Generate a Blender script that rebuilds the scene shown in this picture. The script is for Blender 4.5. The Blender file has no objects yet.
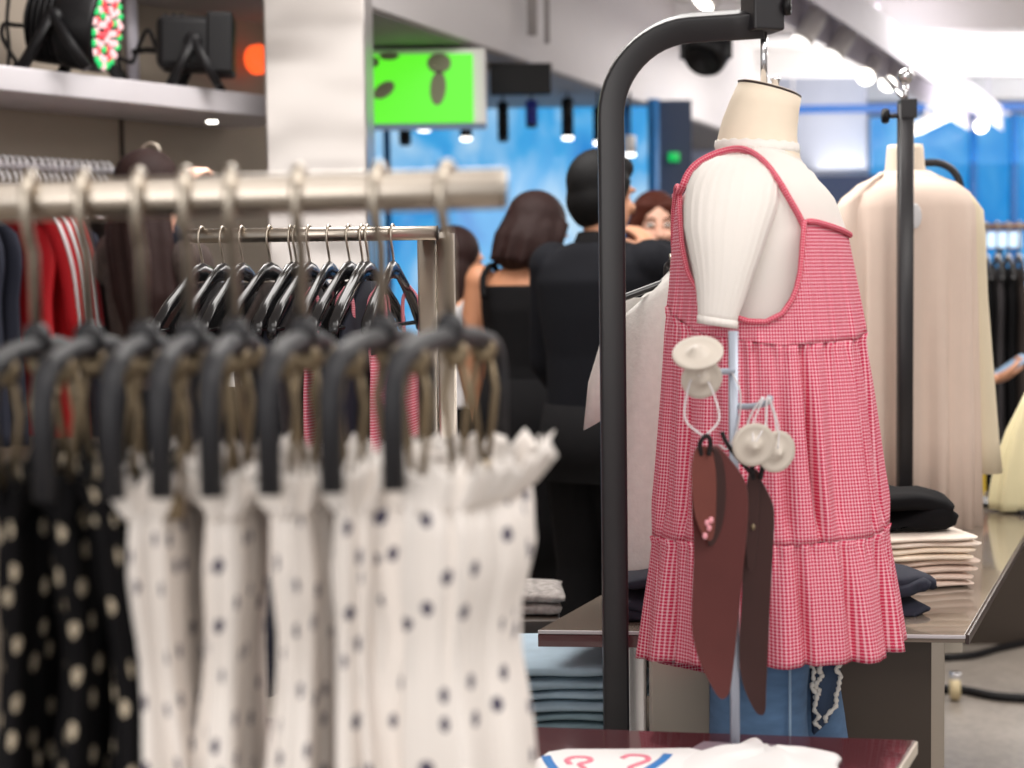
import bpy, bmesh, math, random
from mathutils import Vector, Matrix, noise
V = Vector
PI = math.pi
random.seed(7)
S = bpy.context.scene
COL = S.collection

# ------------------------------------------------------------------ camera
FPX, CAMZ, PITCH, ROLL = 1600.0, 1.35, math.atan(0.064), 0.0132
cam_d = bpy.data.cameras.new('camera')
cam = bpy.data.objects.new('camera', cam_d)
COL.objects.link(cam)
cam_d.sensor_width = 36.0
cam_d.lens = 36.0 * FPX / 1024.0
R_CAM = Matrix.Rotation(PI / 2 - PITCH, 3, 'X') @ Matrix.Rotation(-ROLL, 3, 'Z')
cam.matrix_world = Matrix.Translation((0, 0, CAMZ)) @ R_CAM.to_4x4()
cam_d.dof.use_dof = True
cam_d.dof.focus_distance = 2.75
cam_d.dof.aperture_fstop = 3.1
cam_d.dof.aperture_blades = 0
cam_d.clip_start = 0.05
S.camera = cam


def at(px, py, Y):
    """world point at depth Y seen at pixel (px, py) of the 1024x768 photograph"""
    d = R_CAM @ V(((px - 512) / FPX, -(py - 384) / FPX, -1.0))
    return V((0, 0, CAMZ)) + d * (Y / d.y)


def zat(px, py, Y):
    return at(px, py, Y).z


# ------------------------------------------------------------------ materials
def lin(c):
    c = c / 255.0
    return c / 12.92 if c <= 0.04045 else ((c + 0.055) / 1.055) ** 2.4


def rgb(r, g, b):
    return (lin(r), lin(g), lin(b), 1)


def base_mat(name):
    m = bpy.data.materials.new(name)
    m.use_nodes = True
    nt = m.node_tree
    return m, nt, nt.nodes['Principled BSDF'], nt.links


def mat(name, col, rough=0.6, metal=0.0, spec=0.5, var=0.0, vscale=8.0, bump=0.0, bscale=200.0, stretch=(1, 1, 1),
        trans=0.0, sheen=0.0, coat=0.0, alpha=1.0):
    m, nt, p, L = base_mat(name)
    p.inputs['Base Color'].default_value = col
    p.inputs['Roughness'].default_value = rough
    p.inputs['Metallic'].default_value = metal
    p.inputs['Specular IOR Level'].default_value = spec
    p.inputs['Transmission Weight'].default_value = trans
    p.inputs['Sheen Weight'].default_value = sheen
    p.inputs['Coat Weight'].default_value = coat
    p.inputs['Alpha'].default_value = alpha
    tc = nt.nodes.new('ShaderNodeTexCoord')
    mp = nt.nodes.new('ShaderNodeMapping')
    mp.inputs['Scale'].default_value = stretch
    L.new(tc.outputs['Object'], mp.inputs['Vector'])
    n = nt.nodes.new('ShaderNodeTexNoise')
    n.inputs['Scale'].default_value = vscale
    n.inputs['Detail'].default_value = 4
    L.new(mp.outputs['Vector'], n.inputs['Vector'])
    mx = nt.nodes.new('ShaderNodeMix')
    mx.data_type = 'RGBA'
    lo = tuple(max(0, c * (1 - var)) for c in col[:3]) + (1,)
    hi = tuple(min(1, c * (1 + var)) for c in col[:3]) + (1,)
    mx.inputs['A'].default_value = lo
    mx.inputs['B'].default_value = hi
    L.new(n.outputs['Fac'], mx.inputs['Factor'])
    L.new(mx.outputs['Result'], p.inputs['Base Color'])
    if bump > 0:
        b = nt.nodes.new('ShaderNodeBump')
        b.inputs['Strength'].default_value = bump
        b.inputs['Distance'].default_value = 0.002
        n2 = nt.nodes.new('ShaderNodeTexNoise')
        n2.inputs['Scale'].default_value = bscale
        L.new(mp.outputs['Vector'], n2.inputs['Vector'])
        L.new(n2.outputs['Fac'], b.inputs['Height'])
        L.new(b.outputs['Normal'], p.inputs['Normal'])
    return m


def emis(name, col, strength):
    m, nt, p, L = base_mat(name)
    p.inputs['Base Color'].default_value = (0.02, 0.02, 0.02, 1)
    p.inputs['Emission Color'].default_value = col
    p.inputs['Emission Strength'].default_value = strength
    return m


def gingham(name, red, white, period):
    """woven check: two stripe sets along the cloth's own UVs (metres)"""
    m, nt, p, L = base_mat(name)
    N = nt.nodes.new
    uv = N('ShaderNodeUVMap')
    sp = N('ShaderNodeSeparateXYZ')
    L.new(uv.outputs['UV'], sp.inputs[0])
    outs = []
    for ax in ('X', 'Y'):
        a = N('ShaderNodeMath'); a.operation = 'DIVIDE'; a.inputs[1].default_value = period
        L.new(sp.outputs[ax], a.inputs[0])
        f = N('ShaderNodeMath'); f.operation = 'FRACT'
        L.new(a.outputs[0], f.inputs[0])
        g = N('ShaderNodeMath'); g.operation = 'GREATER_THAN'; g.inputs[1].default_value = 0.36
        L.new(f.outputs[0], g.inputs[0])
        outs.append(g)
    ad = N('ShaderNodeMath'); ad.operation = 'ADD'
    L.new(outs[0].outputs[0], ad.inputs[0]); L.new(outs[1].outputs[0], ad.inputs[1])
    hf = N('ShaderNodeMath'); hf.operation = 'MULTIPLY'; hf.inputs[1].default_value = 0.5
    L.new(ad.outputs[0], hf.inputs[0])
    mx = N('ShaderNodeMix'); mx.data_type = 'RGBA'
    mx.inputs['A'].default_value = white
    mx.inputs['B'].default_value = red
    L.new(hf.outputs[0], mx.inputs['Factor'])
    L.new(mx.outputs['Result'], p.inputs['Base Color'])
    p.inputs['Roughness'].default_value = 0.85
    p.inputs['Specular IOR Level'].default_value = 0.15
    return m


def dots(name, ground, dot, scale, rad):
    m, nt, p, L = base_mat(name)
    N = nt.nodes.new
    uv = N('ShaderNodeUVMap')
    vo = N('ShaderNodeTexVoronoi'); vo.voronoi_dimensions = '2D'
    vo.inputs['Scale'].default_value = scale
    vo.inputs['Randomness'].default_value = 0.75
    L.new(uv.outputs['UV'], vo.inputs['Vector'])
    lt = N('ShaderNodeMath'); lt.operation = 'LESS_THAN'; lt.inputs[1].default_value = rad
    L.new(vo.outputs['Distance'], lt.inputs[0])
    mx = N('ShaderNodeMix'); mx.data_type = 'RGBA'
    mx.inputs['A'].default_value = ground
    mx.inputs['B'].default_value = dot
    L.new(lt.outputs[0], mx.inputs['Factor'])
    L.new(mx.outputs['Result'], p.inputs['Base Color'])
    p.inputs['Roughness'].default_value = 0.85
    p.inputs['Specular IOR Level'].default_value = 0.15
    return m


M = {}
M['steel'] = mat('brushed steel', rgb(196, 188, 178), 0.28, 1.0, var=0.06, vscale=60, stretch=(1, 1, 12))
M['rail_steel'] = mat('satin rail steel', rgb(198, 188, 176), 0.3, 1.0, var=0.04)
M['hook_steel'] = mat('hook steel', rgb(196, 186, 172), 0.35, 1.0)
M['chrome'] = mat('chrome', rgb(225, 225, 228), 0.1, 1.0)
M['black_metal'] = mat('black powder coat', rgb(34, 32, 35), 0.38, 0.0, var=0.1, bump=0.1, bscale=900)
M['grey_plastic'] = mat('charcoal plastic', rgb(36, 36, 40), 0.5, spec=0.35)
M['black_gloss'] = mat('glossy black hanger lacquer', rgb(26, 25, 27), 0.16, spec=0.7)
M['brass'] = mat('tarnished clip metal', rgb(140, 124, 100), 0.45, 0.7, var=0.2)
M['white_dot'] = dots('cream cloth with dark dots', rgb(242, 235, 229), rgb(84, 80, 98), 22, 0.14)
M['white_dot_plain'] = mat('cream ruffle cloth', rgb(242, 235, 229), 0.85, var=0.05)
M['black_dot'] = dots('black cloth with cream dots', rgb(17, 16, 18), rgb(196, 182, 160), 25, 0.17)
M['black_cloth'] = mat('black cloth', rgb(14, 13, 15), 0.9, spec=0.2, var=0.3, bump=0.2)
M['navy_cloth'] = mat('navy cloth', rgb(30, 33, 48), 0.85, var=0.25, bump=0.2)
M['charcoal_cloth'] = mat('charcoal cloth', rgb(48, 44, 46), 0.85, var=0.25, bump=0.2)
M['dark_brown'] = mat('dark brown cloth', rgb(52, 42, 38), 0.85, var=0.3)
M['gingham'] = gingham('red white gingham', rgb(204, 36, 80), rgb(248, 206, 215), 0.0052)
M['pink_trim'] = gingham('pink braid', rgb(206, 50, 84), rgb(244, 170, 180), 0.004)
M['white_knit'] = mat('white rib knit', rgb(240, 234, 228), 0.9, var=0.03, bump=0.25, bscale=700, sheen=0.1)
M['grey_knit'] = mat('off white textured knit', rgb(214, 210, 205), 0.9, var=0.12, vscale=60, bump=0.5, bscale=160)
M['linen'] = mat('cream linen', rgb(240, 224, 203), 0.85, var=0.05, vscale=30, bump=0.15, bscale=900)
M['denim'] = mat('washed denim', rgb(86, 118, 156), 0.85, var=0.35, vscale=25, bump=0.3, bscale=600, stretch=(1, 1, 3))
M['denim_grey'] = mat('light grey blue denim', rgb(160, 182, 196), 0.85, var=0.2, vscale=25, bump=0.3, bscale=600)
M['denim_teal'] = mat('grey green denim', rgb(130, 154, 164), 0.85, var=0.2, vscale=25, bump=0.3, bscale=600)
M['denim_blue'] = mat('bright mid blue denim', rgb(104, 156, 206), 0.85, var=0.2, vscale=25, bump=0.3, bscale=600)
M['fray'] = mat('frayed white threads', rgb(232, 228, 222), 0.95, var=0.08)
M['leather'] = mat('brown leather', rgb(90, 42, 40), 0.5, var=0.2, vscale=14, bump=0.15, bscale=500)
M['leather_flap'] = mat('lighter brown leather', rgb(112, 58, 50), 0.5, var=0.2, vscale=14, bump=0.15, bscale=500)
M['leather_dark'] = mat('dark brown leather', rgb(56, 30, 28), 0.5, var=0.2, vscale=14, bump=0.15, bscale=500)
M['ivory'] = mat('ivory plastic', rgb(212, 202, 190), 0.45)
M['cord'] = mat('white elastic cord', rgb(226, 222, 224), 0.6)
M['black_cord'] = mat('black cord', rgb(28, 22, 24), 0.8)
M['grey_paint'] = mat('pale grey painted metal', rgb(176, 184, 198), 0.35, 0.3)
M['maroon_gloss'] = mat('polished maroon lacquer', rgb(88, 50, 54), 0.14, spec=0.6, var=0.15, vscale=5, coat=0.5)
M['table_gloss'] = mat('polished taupe laminate', rgb(122, 111, 100), 0.12, spec=0.6, var=0.08, vscale=4, coat=0.5)
M['edge_dark'] = mat('dark table edging', rgb(58, 44, 42), 0.35)
M['panel_brown'] = mat('dark brown panel', rgb(62, 52, 44), 0.5, var=0.08)
M['panel_beige'] = mat('beige plinth board', rgb(206, 196, 182), 0.5, var=0.05, vscale=6)
M['concrete'] = None
M['white_paper'] = mat('white cotton', rgb(244, 243, 242), 0.8, var=0.02)
M['blue_ink'] = mat('blue print', rgb(34, 122, 196), 0.6)
M['pink_ink'] = mat('pink print', rgb(238, 130, 152), 0.6)
M['acrylic'] = mat('frosted acrylic', rgb(214, 190, 204), 0.15, trans=0.55)
M['cream_blouse'] = mat('cream crepe', rgb(226, 205, 190), 0.85, var=0.04, vscale=20)
M['pale_yellow'] = mat('pale yellow satin', rgb(240, 231, 188), 0.5, var=0.08)
M['yellow'] = mat('mustard yellow cloth', rgb(206, 172, 30), 0.8)
M['skin'] = mat('skin', rgb(206, 150, 118), 0.55, var=0.06)
M['skin_pale'] = mat('pale skin', rgb(226, 176, 152), 0.55, var=0.06)
M['skin_tan'] = mat('tan skin', rgb(190, 132, 98), 0.55, var=0.06)
M['hair_brown'] = mat('dark brown hair', rgb(40, 23, 21), 0.6, spec=0.2, var=0.4, vscale=60, stretch=(6, 6, 1), bump=0.5, bscale=150)
M['hair_black'] = mat('black hair', rgb(12, 11, 12), 0.6, spec=0.2, var=0.4, vscale=60, stretch=(6, 6, 1), bump=0.5, bscale=150)
M['hair_auburn'] = mat('auburn hair', rgb(78, 38, 28), 0.6, spec=0.2, var=0.4, vscale=60, stretch=(6, 6, 1), bump=0.5, bscale=150)
M['hair_ginger'] = mat('ginger hair', rgb(168, 98, 56), 0.45, var=0.3, vscale=60, stretch=(6, 6, 1), bump=0.5, bscale=150)
M['eye'] = mat('dark eye', rgb(28, 20, 18), 0.2)
M['lip'] = mat('lip', rgb(176, 84, 84), 0.4)
M['pearl'] = mat('pearl', rgb(236, 230, 222), 0.2)
M['black_plastic'] = mat('black plastic', rgb(18, 17, 19), 0.45, spec=0.25, var=0.15)
M['red_cloth'] = mat('red jersey', rgb(196, 20, 32), 0.7, var=0.08)
M['white_cloth'] = mat('white cloth', rgb(226, 224, 226), 0.8, var=0.05)
M['wall_taupe'] = mat('taupe panel', rgb(150, 138, 124), 0.55, var=0.05, vscale=2)
M['shelf_metal'] = mat('pale shelf metal', rgb(196, 192, 196), 0.35, 0.3, var=0.05)
M['ceil_white'] = mat('ceiling paint', rgb(242, 240, 239), 0.9, var=0.02)
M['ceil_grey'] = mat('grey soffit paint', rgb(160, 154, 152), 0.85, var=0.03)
M['fascia'] = mat('white fascia paint', rgb(228, 224, 224), 0.8, var=0.02)
M['tray_grey'] = mat('grey painted tray', rgb(206, 202, 212), 0.6, var=0.05)
M['fixture_white'] = mat('white fixture enamel', rgb(236, 232, 230), 0.4)
M['dark_void'] = mat('black board', rgb(10, 10, 12), 0.7)
M['phone'] = mat('phone glass', rgb(150, 180, 210), 0.1)
M['lace'] = mat('dark floral lace', rgb(62, 50, 46), 0.9, var=0.9, vscale=55)
M['print_dark'] = mat('white cloth with black print', rgb(150, 144, 140), 0.9, var=1.0, vscale=70)
M['lamp_white'] = emis('lit lamp', (1, 0.95, 0.85, 1), 9)
M['lamp_pendant'] = emis('pendant lamp glow', (1, 0.97, 0.92, 1), 3.5)
M['lamp_soft'] = emis('lit panel', (1, 0.97, 0.92, 1), 3)
M['led_red'] = emis('red led', rgb(245, 60, 74), 1.5)
M['led_green'] = emis('green led', rgb(0, 215, 110), 1.3)
M['led_white'] = emis('white led', rgb(255, 205, 205), 1.4)
M['green_screen'] = emis('green led screen', rgb(96, 240, 40), 1.15)
M['screen_blot'] = mat('unlit screen area', rgb(140, 142, 112), 0.6)
M['violet_glow'] = emis('violet led wash panel', rgb(90, 96, 240), 0.9)
M['orange_glow'] = emis('orange lamp', rgb(255, 92, 40), 1.6)


def blue_glass(name, a, b, c, strength, scale):
    """lit blue shop front: large soft patches of three blues"""
    m, nt, p, L = base_mat(name)
    N = nt.nodes.new
    tc = N('ShaderNodeTexCoord')
    mp = N('ShaderNodeMapping'); mp.inputs['Scale'].default_value = (1.6, 1, 1)
    L.new(tc.outputs['Object'], mp.inputs['Vector'])
    n = N('ShaderNodeTexNoise'); n.inputs['Scale'].default_value = scale; n.inputs['Detail'].default_value = 3
    n.inputs['Distortion'].default_value = 0.6
    L.new(mp.outputs['Vector'], n.inputs['Vector'])
    r = N('ShaderNodeValToRGB')
    e = r.color_ramp.elements
    e[0].position = 0.3; e[0].color = a
    e[1].position = 0.72; e[1].color = c
    k = r.color_ramp.elements.new(0.5); k.color = b
    L.new(n.outputs['Fac'], r.inputs['Fac'])
    p.inputs['Base Color'].default_value = (0.02, 0.03, 0.05, 1)
    p.inputs['Roughness'].default_value = 0.1
    L.new(r.outputs['Color'], p.inputs['Emission Color'])
    p.inputs['Emission Strength'].default_value = strength
    return m


M['blue_a'] = blue_glass('blue lit glazing', rgb(28, 128, 210), rgb(70, 170, 232), rgb(190, 224, 248), 1.0, 1.6)
M['blue_b'] = blue_glass('deep blue lit glazing', rgb(6, 108, 196), rgb(20, 140, 214), rgb(110, 190, 236), 1.0, 0.9)


def concrete():
    m, nt, p, L = base_mat('polished concrete')
    N = nt.nodes.new
    tc = N('ShaderNodeTexCoord')
    n = N('ShaderNodeTexNoise'); n.inputs['Scale'].default_value = 1.6; n.inputs['Detail'].default_value = 8
    n.inputs['Roughness'].default_value = 0.7
    L.new(tc.outputs['Object'], n.inputs['Vector'])
    n2 = N('ShaderNodeTexNoise'); n2.inputs['Scale'].default_value = 45
    L.new(tc.outputs['Object'], n2.inputs['Vector'])
    mm = N('ShaderNodeMath'); mm.operation = 'ADD'
    hm = N('ShaderNodeMath'); hm.operation = 'MULTIPLY'; hm.inputs[1].default_value = 0.5
    L.new(n2.outputs['Fac'], hm.inputs[0])
    L.new(n.outputs['Fac'], mm.inputs[0]); L.new(hm.outputs[0], mm.inputs[1])
    r = N('ShaderNodeValToRGB')
    r.color_ramp.elements[0].position = 0.5; r.color_ramp.elements[0].color = rgb(116, 108, 100)
    r.color_ramp.elements[1].position = 1.0; r.color_ramp.elements[1].color = rgb(168, 158, 148)
    L.new(mm.outputs[0], r.inputs['Fac'])
    L.new(r.outputs['Color'], p.inputs['Base Color'])
    p.inputs['Roughness'].default_value = 0.35
    return m


M['concrete'] = concrete()


# ------------------------------------------------------------------ mesh builder
ORG = {}


class MB:
    def __init__(s):
        s.v = []; s.f = []; s.uv = []

    def add(s, verts, faces, uvs=None):
        o = len(s.v)
        s.v += [V(p) for p in verts]
        for i, f in enumerate(faces):
            s.f.append([o + k for k in f])
            s.uv.append(uvs[i] if uvs else [(0, 0)] * len(f))
        return s

    def loft(s, rings, closed=True, cap=True, uvs=None):
        """rings: equal-length lists of points; uvs[i][j] optional (closed rings take one extra column)"""
        n = len(rings[0]); o = len(s.v)
        for r in rings: s.v += [V(p) for p in r]
        m = n if closed else n - 1
        for i in range(len(rings) - 1):
            for j in range(m):
                k = (j + 1) % n
                s.f.append([o + i * n + j, o + i * n + k, o + (i + 1) * n + k, o + (i + 1) * n + j])
                if uvs:
                    s.uv.append([uvs[i][j], uvs[i][j + 1], uvs[i + 1][j + 1], uvs[i + 1][j]])
                else:
                    s.uv.append([(0, 0)] * 4)
        if cap and closed:
            s.f.append([o + j for j in range(n)][::-1]); s.uv.append([(0, 0)] * n)
            b = o + (len(rings) - 1) * n
            s.f.append([b + j for j in range(n)]); s.uv.append([(0, 0)] * n)
        return s

    def tube(s, pts, rad, n=10, cap=True, sq=None):
        """sweep a circle (or a rounded rectangle sq=(w,h)) along pts; rad number or list"""
        pts = [V(p) for p in pts]
        if not isinstance(rad, (list, tuple)): rad = [rad] * len(pts)
        t0 = (pts[1] - pts[0]).normalized()
        up = V((0, 0, 1)) if abs(t0.z) < 0.9 else V((0, 1, 0))
        nx = up.cross(t0).normalized()
        rings = []; uvs = []; L = 0
        for i, p in enumerate(pts):
            a = pts[max(0, i - 1)]; b = pts[min(len(pts) - 1, i + 1)]
            t = (b - a).normalized()
            nx = (nx - t * nx.dot(t)).normalized()
            ny = t.cross(nx)
            ring = []
            if i: L += (pts[i] - pts[i - 1]).length
            for j in range(n):
                th = 2 * PI * j / n
                c, sn = math.cos(th), math.sin(th)
                if sq:
                    e = 0.25
                    c = math.copysign(abs(c) ** e, c) * sq[0] / 2; sn = math.copysign(abs(sn) ** e, sn) * sq[1] / 2
                    ring.append(p + nx * c + ny * sn)
                else:
                    ring.append(p + (nx * c + ny * sn) * rad[i])
            rings.append(ring)
            uvs.append([(2 * PI * rad[i] * j / n, L) for j in range(n + 1)])
        return s.loft(rings, True, cap, uvs)

    def box(s, c, size, rz=0.0, M3=None):
        c = V(c); x, y, z = [k / 2 for k in size]
        R = M3 if M3 else Matrix.Rotation(rz, 3, 'Z')
        vs = [c + R @ V((sx * x, sy * y, sz * z)) for sx in (-1, 1) for sy in (-1, 1) for sz in (-1, 1)]
        fs = [(0, 1, 3, 2), (4, 6, 7, 5), (0, 4, 5, 1), (2, 3, 7, 6), (0, 2, 6, 4), (1, 5, 7, 3)]
        return s.add(vs, fs)

    def prism(s, poly, z0, z1):
        n = len(poly)
        vs = [V((p[0], p[1], z0)) for p in poly] + [V((p[0], p[1], z1)) for p in poly]
        fs = [list(range(n))[::-1], [n + k for k in range(n)]]
        for k in range(n):
            q = (k + 1) % n
            fs.append([k, q, n + q, n + k])
        return s.add(vs, fs)

    def ext(s, poly, off):
        """extrude any planar polygon of 3-D points by vector off"""
        n = len(poly); off = V(off)
        vs = [V(p) for p in poly] + [V(p) + off for p in poly]
        fs = [list(range(n))[::-1], [n + k for k in range(n)]]
        for k in range(n):
            q = (k + 1) % n
            fs.append([k, q, n + q, n + k])
        return s.add(vs, fs)

    def ell(s, c, r, R=None, n=20, m=12):
        c = V(c); R = R or Matrix.Identity(3)
        rings = []
        for i in range(m + 1):
            ph = PI * min(max(i / m, 0.02), 0.98) - PI / 2
            rings.append([c + R @ V((r[0] * math.cos(ph) * math.cos(2 * PI * j / n),
                                     r[1] * math.cos(ph) * math.sin(2 * PI * j / n), r[2] * math.sin(ph))) for j in range(n)])
        return s.loft(rings)

    def lathe(s, c, axis, prof, n=24):
        """prof: (radius, offset along axis)"""
        c = V(c); a = V(axis).normalized()
        u = a.orthogonal().normalized(); w = a.cross(u)
        rings = [[c + a * h + (u * math.cos(2 * PI * j / n) + w * math.sin(2 * PI * j / n)) * r for j in range(n)] for r, h in prof]
        return s.loft(rings)

    def build(s, name, m, parent=None, smooth=True, bevel=0, remesh=0, sub=0, solid=0, wn=False):
        me = bpy.data.meshes.new(name)
        if parent:
            org = ORG[parent.name]
        else:
            org = V(((min(p.x for p in s.v) + max(p.x for p in s.v)) / 2, (min(p.y for p in s.v) + max(p.y for p in s.v)) / 2, min(p.z for p in s.v)))
        me.from_pydata([tuple(p - org) for p in s.v], [], s.f)
        uvl = me.uv_layers.new(name='UVMap')
        k = 0
        flat = []
        for q in s.uv:
            for c in q: flat += [c[0], c[1]]
        uvl.data.foreach_set('uv', flat)
        me.materials.append(m)
        bm = bmesh.new(); bm.from_mesh(me)
        bmesh.ops.recalc_face_normals(bm, faces=bm.faces)
        bm.to_mesh(me); bm.free()
        if smooth:
            me.polygons.foreach_set('use_smooth', [True] * len(me.polygons))
        o = bpy.data.objects.new(name, me)
        COL.objects.link(o)
        if parent:
            o.parent = parent
        else:
            o.location = org
        ORG[o.name] = org.copy()
        if remesh:
            r = o.modifiers.new('skin', 'REMESH'); r.mode = 'VOXEL'; r.voxel_size = remesh; r.use_smooth_shade = True
            c = o.modifiers.new('soften', 'SMOOTH'); c.iterations = 4; c.factor = 0.5
        if solid:
            d = o.modifiers.new('thickness', 'SOLIDIFY'); d.thickness = solid; d.offset = 0
        if bevel:
            b = o.modifiers.new('bevel', 'BEVEL'); b.width = bevel; b.segments = 3; b.limit_method = 'ANGLE'
            me.polygons.foreach_set('use_smooth', [True] * len(me.polygons))
            w = o.modifiers.new('shade', 'WEIGHTED_NORMAL'); w.keep_sharp = True
        if sub:
            b = o.modifiers.new('subd', 'SUBSURF'); b.levels = sub; b.render_levels = sub
        return o


def thing(name, label, cat, loc, group=None):
    o = bpy.data.objects.new(name, None)
    o.empty_display_size = 0.05
    COL.objects.link(o)
    o.location = V(loc)
    ORG[o.name] = V(loc)
    return tag(o, label, cat, group)


def tag(o, label, cat, group=None, kind=None):
    o['label'] = label; o['category'] = cat
    if group: o['group'] = group
    if kind: o['kind'] = kind
    return o


def struct(o):
    o['kind'] = 'structure'
    return o


def copy_tree(o, parent=None, loc=None):
    c = o.copy(); COL.objects.link(c)
    if parent is not None: c.parent = parent
    if loc is not None: c.location = V(loc)
    for ch in list(o.children): copy_tree(ch, c)
    return c


def interp(tab, x):
    tab = sorted(tab)
    if x <= tab[0][0]: return tab[0][1]
    for (a, fa), (b, fb) in zip(tab, tab[1:]):
        if x <= b:
            t = (x - a) / (b - a)
            return fa + (fb - fa) * t
    return tab[-1][1]


def sm(tab, x):
    """smooth interpolation"""
    tab = sorted(tab)
    if x <= tab[0][0]: return tab[0][1]
    for (a, fa), (b, fb) in zip(tab, tab[1:]):
        if x <= b:
            t = (x - a) / (b - a); t = t * t * (3 - 2 * t)
            return fa + (fb - fa) * t
    return tab[-1][1]


def spline(pts, n=8):
    """Catmull-Rom through 3-D points"""
    P = [V(p) for p in pts]
    P = [P[0] * 2 - P[1]] + P + [P[-1] * 2 - P[-2]]
    out = []
    for i in range(1, len(P) - 2):
        a, b, c, d = P[i - 1:i + 3]
        for k in range(n):
            t = k / n
            out.append(0.5 * ((2 * b) + (c - a) * t + (2 * a - 5 * b + 4 * c - d) * t * t + (3 * b - a - 3 * c + d) * t ** 3))
    out.append(P[-2])
    return out


def arc(c, u, w, r, a0, a1, n=10):
    c = V(c)
    return [c + (V(u) * math.cos(a0 + (a1 - a0) * i / n) + V(w) * math.sin(a0 + (a1 - a0) * i / n)) * r for i in range(n + 1)]

# ================================================================== the room
CEIL = 3.0
BACK = 15.2
# left display wall runs obliquely: shelf front edge through A along U
A = V((-1.50, 4.70, 0)); U = V((0.606, 0.795, 0)); NRM = V((0.795, -0.606, 0))


def wl(s, off=0.0, z=0.0):
    """point on the left display wall: s along it, off metres out from the shelf's front edge"""
    p = A + U * s + NRM * off
    return V((p.x, p.y, z))


struct(MB().box((1.2, 7, -0.05), (11, 18, 0.1)).build('floor', M['concrete'], smooth=False))
struct(MB().box((1.2, 7, CEIL + 0.05), (11, 18, 0.1)).build('ceiling', M['ceil_white'], smooth=False))
struct(MB().box((1.2, BACK + 0.1, 1.5), (11, 0.2, 3.0)).build('wall_back', mat('back wall paint', rgb(206, 210, 220), 0.8, var=0.05, vscale=0.7), smooth=False))
struct(MB().box((6.6, 7, 1.5), (0.2, 18, 3.0)).build('wall_right', M['fascia'], smooth=False))
# left display wall (taupe panels)
w = MB()
R3 = Matrix.Rotation(math.atan2(U.y, U.x), 3, 'Z')
w.box(wl(-0.40, -0.47, 1.5), (4.2, 0.1, 3.0), M3=R3)
wall_left = struct(w.build('wall_left', M['wall_taupe'], smooth=False))
# upright strips and panel joints of the display wall
for i, s in enumerate((0.805,)):
    t = MB().box(wl(s, -0.415, 1.5), (0.012, 0.012, 2.98), M3=R3)
    struct(t.build('trim_%d' % (i + 1), M['shelf_metal'] if i else M['panel_brown'], smooth=False))
b = MB().box((-2.0, 9.35, 1.5), (2.2, 0.2, 3.0))
struct(b.build('wall_left_end', M['ceil_grey'], smooth=False))

# brushed steel pillar at the end of the display wall
pl = at(264.5, 90, 5.3); pr = at(366, 90, 5.3)
pc = (pl.x + pr.x) / 2; pw = pr.x - pl.x


def pillar_steel():
    m, nt, p, L = base_mat('polished steel sheet')
    p.inputs['Base Color'].default_value = rgb(176, 170, 166)
    p.inputs['Metallic'].default_value = 1.0
    p.inputs['Roughness'].default_value = 0.3
    N = nt.nodes.new
    tc = N('ShaderNodeTexCoord'); mp = N('ShaderNodeMapping'); mp.inputs['Scale'].default_value = (1.2, 1.2, 2.6)
    L.new(tc.outputs['Object'], mp.inputs['Vector'])
    n = N('ShaderNodeTexNoise'); n.inputs['Scale'].default_value = 1.5; n.inputs['Detail'].default_value = 1
    L.new(mp.outputs['Vector'], n.inputs['Vector'])
    b = N('ShaderNodeBump'); b.inputs['Strength'].default_value = 0.6; b.inputs['Distance'].default_value = 0.05
    L.new(n.outputs['Fac'], b.inputs['Height']); L.new(b.outputs['Normal'], p.inputs['Normal'])
    return m


struct(MB().box((pc, 5.3 + 0.16, 1.5), (pw, 0.32, 3.0)).build('trim_3', pillar_steel(), bevel=0.008))

# shelf on the display wall
sh = MB().box(wl(-0.55, -0.2, 1.965), (3.7, 0.4, 0.075), M3=R3)
shelf = tag(sh.build('wall_shelf', M['shelf_metal'], bevel=0.006), 'long pale metal shelf carrying the two black stage lights', 'shelf')
# small downlight under the shelf
dl = MB().lathe(at(212, 121, 5.28), (0, 0, -1), [(0.0, 0), (0.018, 0), (0.018, 0.006), (0.0, 0.006)], 16)
tag(dl.build('downlight', M['lamp_white']), 'small lit downlight under the end of the pale shelf', 'light')
lp = bpy.data.lights.new('downlight_beam', 'SPOT'); lp.energy = 5; lp.spot_size = 2.0; lp.spot_blend = 0.8; lp.shadow_soft_size = 0.03
lo = bpy.data.objects.new('downlight_beam', lp); lo.location = at(212, 121, 5.28) - V((0, 0, 0.02)); COL.objects.link(lo)
# orange lamp glowing beside the pillar
og = MB().lathe(at(255, 60, 6.02), (0.75, -0.6, 0.0), [(0.0, 0), (0.055, 0), (0.055, 0.03), (0.05, 0.04), (0, 0.04)], 18)
ol = og.build('warning_lamp', M['orange_glow'])
tag(ol, 'blurred orange lamp glowing on the wall beside the steel pillar', 'light')

# far soffit with white fascia
zs = 2.35
a1 = at(515, 60, 7.2); a2 = at(690, 120, 10.0)
sd = V((a2.x - a1.x, a2.y - a1.y, 0)).normalized()
e0 = V((a1.x, a1.y, 0)) - sd * 1.9; e1 = V((a1.x, a1.y, 0)) + sd * 5.6
poly = [(e0.x, e0.y), (e1.x, e1.y), (-3.0, e1.y), (-3.0, e0.y)]
struct(MB().prism(poly, zs, CEIL).build('ceiling_soffit', M['fascia'], smooth=False))
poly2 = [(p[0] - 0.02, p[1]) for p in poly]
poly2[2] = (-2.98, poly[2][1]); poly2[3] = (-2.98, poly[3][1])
struct(MB().prism(poly2, zs - 0.012, zs + 0.005).build('ceiling_soffit_underside', M['ceil_grey'], smooth=False))
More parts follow.
